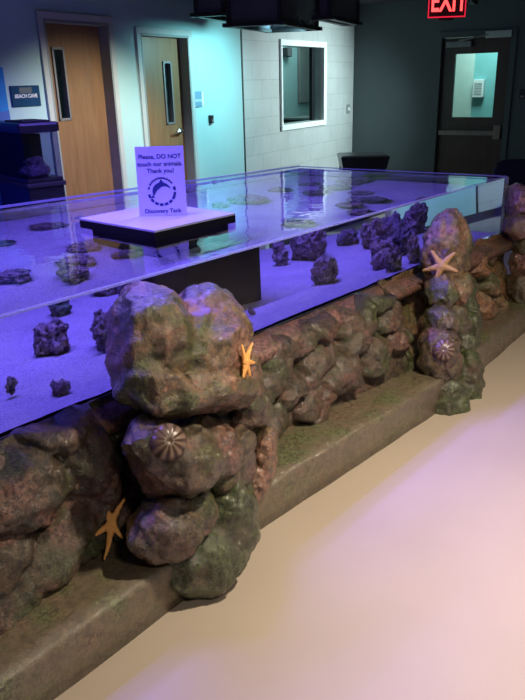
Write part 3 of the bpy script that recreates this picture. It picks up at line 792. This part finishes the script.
# ------------------------------------------------------------------ sculpted rock wall
def pixscale(p): return depth(p) / FPX
def rock_panel(name_loc, label, s0, s1, wf, wb, ztop, bumps, seed, mt, ledge, plinth, cells=0):
    """relief panel: front surface Y = wf(s) minus lumps; z from 0.12 to the rail"""
    root = empty('rock_wall', name_loc, label, 'rock wall', 'sculpted rock wall panels'); bpy.context.view_layer.update()
    st = 0.0075; ns = int((s1 - s0) / st); z0 = 0.10; nz = int((ztop + 0.07 - z0) / st)
    B = []
    for (px, py, rx, ry, hgt, rot) in bumps:
        p = PW(px, py, wf((s0 + s1) / 2)); p = PW(px, py, wf(p.x) + 0.03); p = PW(px, py, wf(p.x) + 0.02 + 0.12 * max(0, p.z - 0.17)); k_ = pixscale(p)
        B.append((p.x, p.z, rx * k_ * 1.2, ry * k_ * 1.05, hgt * (1.3 if seed < 3 else 1.5), math.radians(rot)))
    bm = bmesh.new(); G = []
    for i in range(ns + 1):
        row = []; s = s0 + (s1 - s0) * i / ns
        topz = ztop + 0.030 * fbm(Vector((s * 6.5, seed, 0)), 1.0, 3) - 0.004
        for j in range(nz + 1):
            z = z0 + (topz - z0) * j / nz
            h = 0.0; h2 = 0.0
            wx = 0.030 * noise.noise(Vector((s * 8, z * 8, seed))) + 0.012 * noise.noise(Vector((s * 25, z * 25, seed))); wz = 0.030 * noise.noise(Vector((s * 8, z * 8, seed + 9))) + 0.012 * noise.noise(Vector((s * 25, z * 25, seed + 9)))
            for (bs, bz, ra, rb, hg, ro) in B:
                ds, dz = s + wx - bs, z + wz - bz
                u = (ds * math.cos(ro) + dz * math.sin(ro)) / ra; v = (-ds * math.sin(ro) + dz * math.cos(ro)) / rb
                d2_ = u * u + v * v
                if d2_ < 1.0:
                    q = hg * (1 - d2_ ** 1.7) ** 0.6
                    if q > h: h = q
            p3 = Vector((s, z, seed))
            n_ = 0.012 * fbm(p3, 7, 2) + 0.016 * (0.3 - abs(fbm(p3 + Vector((1, 5, 2)), 9, 2))) + 0.011 * fbm(p3 + Vector((3, 3, 3)), 24, 3) + 0.003 * fbm(p3, 80, 2)
            lean = 0.17 * max(0.0, (z - 0.17) / 0.42)
            y = wf(s) + 0.085 + lean - h * 1.0 - n_
            te = max(0.0, 1 - (topz - z) / 0.04)        # roll the top edge back
            y += 0.035 * te * te
            y = min(y, wb - 0.03)
            row.append(bm.verts.new((s, y, z)))
        G.append(row)
    for i in range(ns):
        for j in range(nz):
            bm.faces.new((G[i][j], G[i+1][j], G[i+1][j+1], G[i][j+1]))
    # back and rim so that the panel is a solid slab
    Bk = [[bm.verts.new((r[0].co.x, wb, r[0].co.z)), bm.verts.new((r[-1].co.x, wb, r[-1].co.z - 0.01))] for r in G]
    for i in range(ns):
        bm.faces.new((G[i][nz], G[i+1][nz], Bk[i+1][1], Bk[i][1]))
        bm.faces.new((Bk[i][1], Bk[i+1][1], Bk[i+1][0], Bk[i][0]))
        bm.faces.new((Bk[i][0], Bk[i+1][0], G[i+1][0], G[i][0]))
    for row, bk in ((G[0], Bk[0]), (G[-1], Bk[-1])):
        bm.faces.new(row + [bk[1], bk[0]])
    face = obj('rock_face', bm, mt, root, True)
    bm = bmesh.new(); (l0, l1, lz) = ledge
    nL = 60; rows = []
    for i in range(nL + 1):
        s = s0 + (s1 - s0) * i / nL
        pr = [(l0, lz - 0.09), (l0 - 0.004, lz - 0.055), (l0 + 0.012, lz - 0.036), (l0 + 0.055, lz - 0.016), (l1 - 0.008, lz), (l1, lz - 0.008), (l1, lz - 0.09)]
        rows.append([bm.verts.new((s, y + 0.006 * noise.noise(Vector((s * 7, y * 20, seed))), z + 0.006 * noise.noise(Vector((s * 9, y * 15, seed + 4))))) for y, z in pr])
    for i in range(nL):
        for j in range(6): bm.faces.new((rows[i][j], rows[i+1][j], rows[i+1][j+1], rows[i][j+1]))
        bm.faces.new((rows[i][6], rows[i+1][6], rows[i+1][0], rows[i][0]))
    bm.faces.new(rows[0]); bm.faces.new(rows[-1][::-1])
    obj('cap_ledge', bm, M['ledge'], root, True)
    # plinth along the floor
    (pa, pb_, pback, ph) = plinth
    bm = bmesh.new(); rows = []; nP = 70
    for i in range(nP + 1):
        t = i / nP; s = s0 + (s1 - s0) * t; yf = pa + (pb_ - pa) * t
        r0 = 0.016
        pr = [(yf, 0.0), (yf + 0.001, 0.06), (yf + 0.002, ph - r0 * 1.6), (yf + 0.004, ph - r0 * 0.5), (yf + r0, ph), (yf + 0.07, ph + 0.002), (pback - 0.06, ph), (pback, ph), (pback, 0.0)]
        rows.append([bm.verts.new((s, y + 0.006 * noise.noise(Vector((s * 5, z * 12, seed))) , z + (0.006 * noise.noise(Vector((s * 6, y * 12, seed + 4))) if z > 0 else 0))) for y, z in pr])
    npv = len(rows[0])
    for i in range(nP):
        for j in range(npv): bm.faces.new((rows[i][j], rows[i+1][j], rows[i+1][(j+1) % npv], rows[i][(j+1) % npv]))
    bm.faces.new(rows[0]); bm.faces.new(rows[-1][::-1])
    obj('plinth', bm, M['plinth'], root, True)
    return root, face
def lin(a, ya, b, yb): return lambda s: ya + (yb - ya) * (s - a) / (b - a)

bA = [(110,472,30,44,.085,0),(88,434,38,30,.085,15),(18,452,34,22,.06,10),(52,428,24,16,.05,20),(104,480,26,30,.06,0),(48,505,44,34,.085,10),(110,512,22,26,.045,0),(14,520,26,30,.06,0),
      (72,556,48,24,.06,25),(16,575,36,26,.06,15),(105,545,26,18,.04,20),(40,600,40,22,.05,25),(5,620,30,25,.05,0),(-40,500,40,40,.07,0),(-40,590,40,40,.06,0),(-110,560,60,50,.07,0)]
bB = [(260,362,22,26,.065,0),(294,360,26,20,.075,25),(338,326,22,20,.085,10),(318,346,26,18,.06,25),(376,320,30,17,.06,25),(403,298,18,15,.085,15),(372,308,14,9,.03,20),
      (286,384,28,15,.07,30),(330,366,32,15,.07,28),(375,338,32,15,.065,28),(408,318,18,14,.06,25),
      (268,398,16,20,.05,10),(300,396,20,11,.075,38),(318,402,24,15,.06,35),(350,376,24,22,.075,20),(388,358,24,18,.06,28),(412,342,16,14,.05,20),(285,425,24,14,.05,35),(330,408,30,10,.05,30)]
bC = [(492,240,18,10,.06,30),(474,262,14,16,.07,20),(504,254,9,14,.06,20),(492,268,13,14,.08,10),(478,290,14,14,.07,10),(500,285,12,13,.07,15),(488,308,14,13,.08,20),(474,325,14,16,.06,10),(504,306,10,14,.06,20),(486,336,14,12,.06,30),(508,326,10,10,.05,20),(462,300,10,20,.05,0)]
pA, fA = rock_panel((0.6, 1.6, 0), 'rock wall panel at the left of the near pillar, with small orange starfish', -0.95, 1.36, lin(0.55, 1.545, 1.3, 1.585), 1.868, 0.60, bA, 2.0, M['rock_wall'], (1.765, 1.868, 0.582), (1.375, 1.435, 1.78, 0.17))
pB, fB = rock_panel((2.2, 1.6, 0), 'rock wall panel between the near pillar and the starfish pillar', 1.36, 3.04, lin(1.9, 1.655, 2.76, 1.565), 1.868, 0.578, bB, 5.0, M['rock_wall'], (1.765, 1.868, 0.582), (1.50, 1.435, 1.78, 0.17))
pC, fC = rock_panel((3.8, 1.6, 0), 'golden rock wall panel right of the starfish pillar under the tank corner', 3.04, 4.62, lin(3.1, 1.63, 4.6, 1.66), 1.868, 0.60, bC, 8.0, M['rock_gold'], (1.765, 1.868, 0.582), (1.46, 1.57, 1.78, 0.17))

def pillar(loc, label, boulders):
    root = empty('rock_pillar', loc, label, 'rock pillar', 'sculpted rock pillars'); bpy.context.view_layer.update()
    res = []
    for i, (mt, blobs, vox, amps, sd) in enumerate(boulders):
        me = sculpt([blob(*b) for b in blobs], vox * 0.75, sd, amps, (4.5, 13.0, 42.0), 3, 0.014, 0.15)
        o = link('boulder', me, mt, root); res.append(o)
    return root, res
A1 = (0.016, 0.009, 0.004)
p1, r1 = pillar((1.45, 1.5, 0), 'large near rock pillar carrying a domed shell and a starfish at its edge', [
    (M['rock_top'], [(150,338,1.66,46,55,.16,0),(204,341,1.68,48,57,.16,0),(184,352,1.65,66,52,.17,0),(236,374,1.63,32,42,.13,10),(136,372,1.63,34,38,.14,0),
        (186,394,1.55,68,25,.13,-4),(150,396,1.53,40,23,.12,0),(222,388,1.54,40,28,.12,-10)], .011, (0.018, 0.010, 0.004), 1),
    (M['rock'], [(172,460,1.49,52,40,.13,0),(208,450,1.50,36,34,.12,-10),(153,440,1.50,34,20,.12,0)], .010, A1, 3),
    (M['rock'], [(246,408,1.58,26,32,.11,0),(240,385,1.60,22,22,.1,0)], .009, (0.014,0.010,0.004), 4),
    (M['rock'], [(233,462,1.50,24,40,.10,14),(222,480,1.48,18,26,.09,10)], .009, (0.014,0.010,0.004), 5),
    (M['rock_top'], [(261,462,1.50,15,42,.09,12),(252,490,1.48,14,30,.08,10)], .009, (0.010,0.008,0.004), 6),
    (M['rock'], [(168,527,1.46,42,31,.12,-6),(190,512,1.46,30,30,.11,-10)], .010, (0.018,0.012,0.004), 7),
    (M['rock_green'], [(228,528,1.44,32,60,.11,14),(204,560,1.43,42,38,.12,0),(180,566,1.46,44,30,.12,0),(235,500,1.48,20,34,.1,8)], .010, (0.014,0.010,0.004), 8),
    (M['rock_green'], [(180,500,1.66,62,90,.14,0),(205,430,1.70,58,60,.12,0)], .014, (0.01,0.01,0.004), 9),
])
p2, r2 = pillar((3.1, 1.5, 0), 'middle rock pillar with a tan starfish and a small domed shell', [
    (M['rock_top'], [(447,245,1.70,24,36,.15,4),(440,262,1.68,21,26,.13,0),(455,255,1.68,15,28,.12,0)], .011, (0.02,0.014,0.004), 11),
    (M['rock_top'], [(455,288,1.62,21,20,.13,0),(440,292,1.62,16,18,.12,0)], .010, (0.014,0.010,0.004), 12),
    (M['rock'], [(440,322,1.56,21,17,.13,0),(452,318,1.56,18,15,.12,0)], .010, (0.014,0.010,0.004), 13),
    (M['rock'], [(440,362,1.50,22,26,.13,0),(438,346,1.52,20,20,.12,0)], .010, (0.012,0.010,0.004), 14),
    (M['rock_green'], [(466,345,1.58,15,34,.11,6),(470,318,1.62,12,24,.10,0),(464,300,1.66,15,24,.1,0)], .010, (0.010,0.008,0.004), 15),
    (M['rock_green'], [(465,384,1.49,17,36,.12,8),(444,406,1.44,28,28,.12,0),(432,392,1.52,18,26,.11,0),(463,403,1.44,22,30,.1,0)], .010, (0.012,0.010,0.004), 16),
    (M['rock_green'], [(446,350,1.70,28,74,.12,0)], .014, (0.01,0.01,0.004), 17),
])
p3, r3 = pillar((4.85, 1.75, 0), 'pink rock pillar at the right edge beside the tank corner', [
    (M['rock_pink'], [(517,203,1.80,14,18,.16,0)], .012, (0.014,0.012,0.004), 21),
    (M['rock_pink'], [(516,226,1.76,15,12,.16,0)], .012, (0.014,0.012,0.004), 22),
    (M['rock'], [(521,243,1.74,16,13,.16,0)], .012, (0.014,0.012,0.004), 23),
    (M['rock_pink'], [(523,266,1.70,14,20,.15,0)], .012, (0.014,0.012,0.004), 24),
    (M['rock'], [(519,290,1.68,12,18,.15,0)], .012, (0.014,0.012,0.004), 25),
    (M['rock_green'], [(527,300,1.66,12,30,.15,0),(529,260,1.85,14,60,.15,0)], .014, (0.014,0.012,0.004), 26),
])

# ------------------------------------------------------------------ starfish and shells on the rock
def starfish(px, py, arms, th, mt, label, rocks, lift=0.004, normal=None, hit=None):
    """arms: tip positions in the plane of the animal (right, up) in metres"""
    bpy.context.view_layer.update()
    h = surface_hit(rocks, *(hit or (px, py)))
    n = Vector(normal).normalized() if normal is not None else h[2]
    n = (n * 0.45 - Vector(ray(px, py)).normalized() * 0.55).normalized() if normal is None else n
    up = Vector((0, 0, 1)); r_ = up.cross(n).normalized(); u_ = n.cross(r_).normalized()
    c = h[1] + n * lift
    R_ = empty('starfish_tmp', c); bpy.data.objects.remove(R_)
    bm = bmesh.new(); bl = []
    m3 = Matrix.Identity(4)
    for i in range(3): m3[i][0] = r_[i]; m3[i][1] = u_[i]; m3[i][2] = n[i]; m3[i][3] = c[i]
    body = [m3 @ Matrix.Diagonal((th * 1.25, th * 1.25, th * 0.75, 1))]
    for (ax_, ay_) in arms:
        L_ = math.hypot(ax_, ay_); ang = math.atan2(ay_, ax_); bend = random.uniform(-0.12, 0.12)
        for q in range(9):
            f = (q + 0.5) / 9; a2 = ang + bend * f * f; rad = th * (1.0 - 0.68 * f)
            body.append(m3 @ Matrix.Translation((L_ * f * math.cos(a2), L_ * f * math.sin(a2), -0.002 * f)) @ Matrix.Rotation(a2, 4, 'Z') @ Matrix.Diagonal((L_ * 0.10, rad, rad * 0.75, 1)))
    me = sculpt(body, 0.0030, 3, (0, 0.0008, 0.0010), (10, 60, 220), 2)
    o = link('starfish', me, mt); tag(o, label, 'starfish', 'starfish on the rocks'); return o
def kpx(rocks, px, py):
    h = surface_hit(rocks, px, py); return depth(h[1]) / FPX
bpy.context.view_layer.update()
allA = [fA] + r1
k1 = kpx(allA, 112, 520)
starfish(110, 524, [(-2*k1, 28*k1), (17*k1, 20*k1), (6*k1, -17*k1), (-12*k1, -32*k1), (-22*k1, -8*k1)], 4.3 * k1, M['star'], 'bright orange starfish on the rock wall beside the near pillar', [fA], 0.026)
k2 = kpx(r2, 442, 265)
starfish(442, 266, [(-12*k2, 14*k2), (10*k2, 15*k2), (16*k2, -4*k2), (-5*k2, -18*k2), (-18*k2, -6*k2)], 4.2 * k2, M['star_tan'], 'tan starfish on the front of the middle rock pillar', r2, 0.010)
h3 = surface_hit(r1, 243, 362)
k3 = depth(h3[1]) / FPX
starfish(246, 360, [(-2*k3, 18*k3), (22*k3, 14*k3), (20*k3, -8*k3), (4*k3, -24*k3), (-12*k3, -16*k3)], 4.5 * k3, M['star'], 'orange starfish clinging to the right edge of the near pillar', r1 + [fB], 0.006, normal=RIGHT * 0.9 - Vector(ray(246, 360)).normalized() * 0.42, hit=(244, 362))

def dome_shell(px, py, rad_px, label, rocks, mt):
    bpy.context.view_layer.update()
    h = surface_hit(rocks, px, py); k_ = depth(h[1]) / FPX; R_ = rad_px * k_
    n = (h[2] * 0.5 - Vector(ray(px, py)).normalized() * 0.5 + Vector((0, 0, 0.25))).normalized()
    r_ = Vector((0, 0, 1)).cross(n).normalized(); u_ = n.cross(r_)
    c = h[1] - n * 0.008
    bm = bmesh.new(); uvl = bm.loops.layers.uv.new('UVMap'); NS, NR = 132, 20; rings = []
    for j in range(NR + 1):
        f = j / NR; row = []
        for i in range(NS):
            a = 2 * math.pi * i / NS; rib = 1 + 0.055 * math.cos(11 * a) * math.sin(math.pi * min(1, f * 1.1)) 
            rr = R_ * math.sin(f * math.pi / 2) * rib; hh = R_ * 0.72 * (math.cos(f * math.pi / 2) ** 0.8) - 0.10 * R_ * math.exp(-(f / 0.07) ** 2)
            row.append(bm.verts.new(c + r_ * rr * math.cos(a) + u_ * rr * math.sin(a) + n * hh))
        rings.append(row)
    for j in range(NR):
        for i in range(NS):
            f_ = bm.faces.new((rings[j][i], rings[j][(i+1) % NS], rings[j+1][(i+1) % NS], rings[j+1][i]))
            for lp, (uu, vv) in zip(f_.loops, ((i, j), (i + 1, j), (i + 1, j + 1), (i, j + 1))): lp[uvl].uv = (uu / NS, vv / NR)
    bm.faces.new(rings[-1][::-1])
    o = obj('urchin_shell', bm, mt, None, True); tag(o, label, 'shell', 'domed shells on the rock pillars'); return o
dome_shell(168, 442, 19, 'ribbed purple brown domed shell on the large near rock pillar', r1, M['shell'])
dome_shell(444, 350, 11, 'small ribbed brown domed shell on the middle rock pillar', r2, M['shell'])

# ------------------------------------------------------------------ aquarium on its cabinet by the door wall
aq = T(-1.485, 4.62)
mq = frame(aq, T(0.93, 0.37) - T(0, 0))     # nearest corner, right face runs along local x, left face along local y
AW, AD = 0.245, 0.56
def aq_m():
    ur = (T(0.78, 0.62) - T(0, 0)).normalized(); return frame(aq, ur)
mq = aq_m()
cb = empty('aquarium_cabinet', aq, 'black cabinet under the small dark aquarium at the left', 'cabinet'); bpy.context.view_layer.update()
nbox('carcass', (0, 0, 0.0), (AW, AD, 0.97), M['black'], cb, mq, 0.006)
nbox('cabinet_top', (-0.012, -0.012, 0.97), (AW + 0.012, AD + 0.012, 1.0), M['black_matte'], cb, mq, 0.006)
da = nbox('cabinet_door', (0.012, -0.014, 0.06), (AW / 2 - 0.004, 0.0, 0.90), M['black'], cb, mq, 0.003)
db = nbox('cabinet_door', (AW / 2 + 0.004, -0.014, 0.06), (AW - 0.012, 0.0, 0.90), M['black'], cb, mq, 0.003)
def sub(o, par):
    o.parent = par; o.matrix_parent_inverse = (par.parent.matrix_basis @ par.matrix_parent_inverse @ par.matrix_basis).inverted()
sub(nbox('knob', (AW / 2 - 0.022, -0.03, 0.80), (AW / 2 - 0.012, -0.012, 0.84), M['chrome'], None, mq), da)
sub(nbox('knob', (AW / 2 + 0.012, -0.03, 0.80), (AW / 2 + 0.022, -0.012, 0.84), M['chrome'], None, mq), db)
at = empty('small_aquarium', aq + Vector((0, 0, 1.0)), 'small black hooded aquarium on the black cabinet by the first door', 'aquarium'); bpy.context.view_layer.update()
bm = bmesh.new(); box(bm, (0, 0, 1.001), (AW, AD, 1.025), mq, 0.004); obj('bottom_frame', bm, M['black'], at)
M['aq_glass'] = clear_mat('aquarium_glass', (0.62, 0.62, 0.75), 1.4)
for a, b in (((0.002, 0.002, 1.02), (AW - 0.002, 0.006, 1.31)), ((0.002, 0.002, 1.02), (0.006, AD - 0.002, 1.31)), ((AW - 0.006, 0.002, 1.02), (AW - 0.002, AD - 0.002, 1.31)), ((0.002, AD - 0.006, 1.02), (AW - 0.002, AD - 0.002, 1.31))):
    nbox('glass_side', a, b, M['aq_glass'], at, mq)
nbox('hood', (-0.012, -0.012, 1.31), (AW + 0.012, AD + 0.012, 1.375), M['black'], at, mq, 0.018)
nbox('hood_hatch', (0.03, 0.03, 1.375), (AW - 0.03, AD * 0.6, 1.385), M['black_matte'], at, mq, 0.003)
nbox('back_panel', (0.008, AD - 0.02, 1.025), (AW - 0.008, AD - 0.008, 1.31), M['black_matte'], at, mq)
nbox('filter_tower', (AW * 0.58, AD * 0.45, 1.02), (AW - 0.02, AD - 0.02, 1.29), M['black_matte'], at, mq)
def aq_rock(cx, cy, a, b, h, z, label, seed):
    c = mq @ Vector((cx, cy, z + h * 0.5)); bl = [Matrix.Translation(c) @ Matrix.Diagonal((a, b, h * 0.55, 1)), Matrix.Translation(c + Vector((a * 0.4, 0, h * 0.2))) @ Matrix.Diagonal((a * 0.5, b * 0.6, h * 0.5, 1))]
    o = link('reef_rock', sculpt(bl, 0.008, seed, (0.01, 0.01, 0.004), (14, 30, 70), 1), M['live']); tag(o, label, 'rock', 'rocks inside the small aquarium')
aq_rock(0.12, 0.16, 0.10, 0.10, 0.08, 1.02, 'dark rock lying at the bottom of the small hooded aquarium', 51)
aq_rock(0.13, 0.18, 0.07, 0.06, 0.05, 1.095, 'dark rock resting on top of the other in the small aquarium', 52)

# ------------------------------------------------------------------ dark things behind the tank
bc = T(1.25, 8.6)
mb_ = frame(bc, RIGHT)
r = empty('waste_bin', bc, 'wide black bin with flared lid behind the tank, left of exit door', 'bin'); bpy.context.view_layer.update()
bm = bmesh.new()
def loft(bm, secs, m):
    rows = [[bm.verts.new(m @ Vector(p)) for p in s] for s in secs]; n = len(rows[0])
    for a_, b_2 in zip(rows[:-1], rows[1:]):
        for i in range(n): bm.faces.new((a_[i], a_[(i+1) % n], b_2[(i+1) % n], b_2[i]))
    bm.faces.new(rows[0][::-1]); bm.faces.new(rows[-1])
rect = lambda x0, x1, y0, y1, z: [(x0, y0, z), (x1, y0, z), (x1, y1, z), (x0, y1, z)]
loft(bm, [rect(-0.27, 0.22, -0.2, 0.2, 0), rect(-0.25, 0.25, -0.22, 0.22, 0.6)], mb_); obj('body', bm, M['black_matte'], r)
bm = bmesh.new(); loft(bm, [rect(-0.25, 0.26, -0.22, 0.22, 0.6), rect(-0.27, 0.28, -0.24, 0.24, 0.70), rect(-0.28, 0.29, -0.25, 0.25, 0.735), rect(-0.25, 0.26, -0.22, 0.22, 0.75)], mb_); obj('lid', bm, M['black'], r)

cc = T(2.57, 6.95)
mc_ = frame(cc, RIGHT)
r = empty('padded_chair', cc, 'dark navy padded chair at the right edge behind the rock pillar', 'chair'); bpy.context.view_layer.update()
nbox('seat', (-0.22, -0.22, 0.42), (0.22, 0.22, 0.48), M['chair'], r, mc_, 0.02)
bm = bmesh.new(); bmesh.ops.create_uvsphere(bm, u_segments=32, v_segments=16, radius=1.0)
for v in bm.verts:
    q = lambda c, e: math.copysign(abs(c) ** e, c)
    v.co = mc_ @ Vector((0.215 * q(v.co.x, 0.6), 0.20 + 0.035 * q(v.co.y, 0.7), 0.665 + 0.135 * q(v.co.z, 0.7)))
obj('backrest', bm, M['chair'], r, True)
for x in (-0.19, 0.19):
    for y in (-0.19, 0.19):
        bm = bmesh.new(); tube(bm, mc_ @ Vector((x, y, 0)), mc_ @ Vector((x, y, 0.42 if y < 0 else 0.78)), 0.012); obj('leg', bm, M['black_metal'], r)

# ------------------------------------------------------------------ light
def light(name, kind, loc, energy, color, target=None, **kw):
    l = bpy.data.lights.new(name, kind); l.energy = energy; l.color = color
    for k_, v in kw.items(): setattr(l, k_, v)
    o = bpy.data.objects.new(name, l); col.objects.link(o); o.location = loc
    if target is not None:
        o.rotation_euler = (Vector(target) - Vector(loc)).to_track_quat('-Z', 'Y').to_euler()
    return o
VIO = (0.185, 0.12, 1.0)
lb = light('tank_led', 'AREA', (1.95, 2.76, 2.32), 142, VIO, None, shape='RECTANGLE', size=2.9, size_y=0.07, spread=math.radians(152))
lb.data.cycles.is_caustics_light = True
# ceiling lamps on the visitors' side, then an added light above the rock
light('ceiling_lamp', 'AREA', (0.5, -0.6, 2.48), 17, (1.0, 0.87, 0.71), None, shape='RECTANGLE', size=0.3, size_y=0.3, spread=math.radians(132))
light('ceiling_lamp_right', 'AREA', (4.0, -0.1, 2.48), 13, (1.0, 0.87, 0.71), None, shape='RECTANGLE', size=0.3, size_y=0.3, spread=math.radians(132))
light('added_rock_light', 'AREA', (2.1, 0.4, 2.48), 52, (1.0, 0.86, 0.66), None, shape='RECTANGLE', size=0.15, size_y=0.15, spread=math.radians(132))  # added unseen source: brightens the rock's top faces, leaves the undersides dark
# wall washers
TQ = (0.42, 0.93, 1.0)
pw = mL @ Vector((t_az(-3.6) - tS, -1.1, 1.98)); light('wall_washer', 'SPOT', pw, 140, TQ, mL @ Vector((t_az(-4.0) - tS, 0, 1.5)), spot_size=math.radians(104), spot_blend=1.0, shadow_soft_size=0.05)
pw = mB @ Vector((1.9, -2.2, 1.9)); light('wall_washer_back', 'SPOT', pw, 370, (0.75, 0.97, 1.0), mB @ Vector((1.55, 0, 1.1)), spot_size=math.radians(96), spot_blend=0.9, shadow_soft_size=0.05)
pw = mL @ Vector((t_az(-11.0) - tS, -1.6, 1.95)); light('wall_washer_door', 'SPOT', pw, 190, (1.0, 0.98, 0.84), mL @ Vector((t_az(-12.5) - tS, 0, 0.4)), spot_size=math.radians(92), spot_blend=0.75, shadow_soft_size=0.05)
light('corridor_lamp', 'AREA', mC @ Vector((de[0] + 0.4, 0.8, 2.45)), 30, (0.8, 1.0, 0.95), None, shape='SQUARE', size=0.6)
light('lab_lamp', 'AREA', mB @ Vector((wi[0] + 1.5, 0.5, 2.47)), 16, (0.8, 0.95, 0.95), None, shape='SQUARE', size=0.6)
w = bpy.data.worlds.new('world'); sc.world = w; w.use_nodes = True
bg = w.node_tree.nodes['Background']; bg.inputs[0].default_value = (0.6, 0.68, 0.75, 1); bg.inputs[1].default_value = 0.13

wat.cycles.is_caustics_caster = True
for o in [sand] + LIVE: o.cycles.is_caustics_receiver = True

# ------------------------------------------------------------------ render settings
vs = sc.view_settings
sc.display_settings.display_device = 'sRGB'
vs.view_transform = 'Standard'; vs.look = 'None'; vs.exposure = 0.08; vs.gamma = 1.0; vs.use_curve_mapping = False
cy = sc.cycles
cy.use_denoising = True; cy.max_bounces = 12; cy.transparent_max_bounces = 16; cy.transmission_bounces = 10
cy.caustics_refractive = True; cy.caustics_reflective = False; cy.blur_glossy = 0.6; cy.sample_clamp_indirect = 6.0
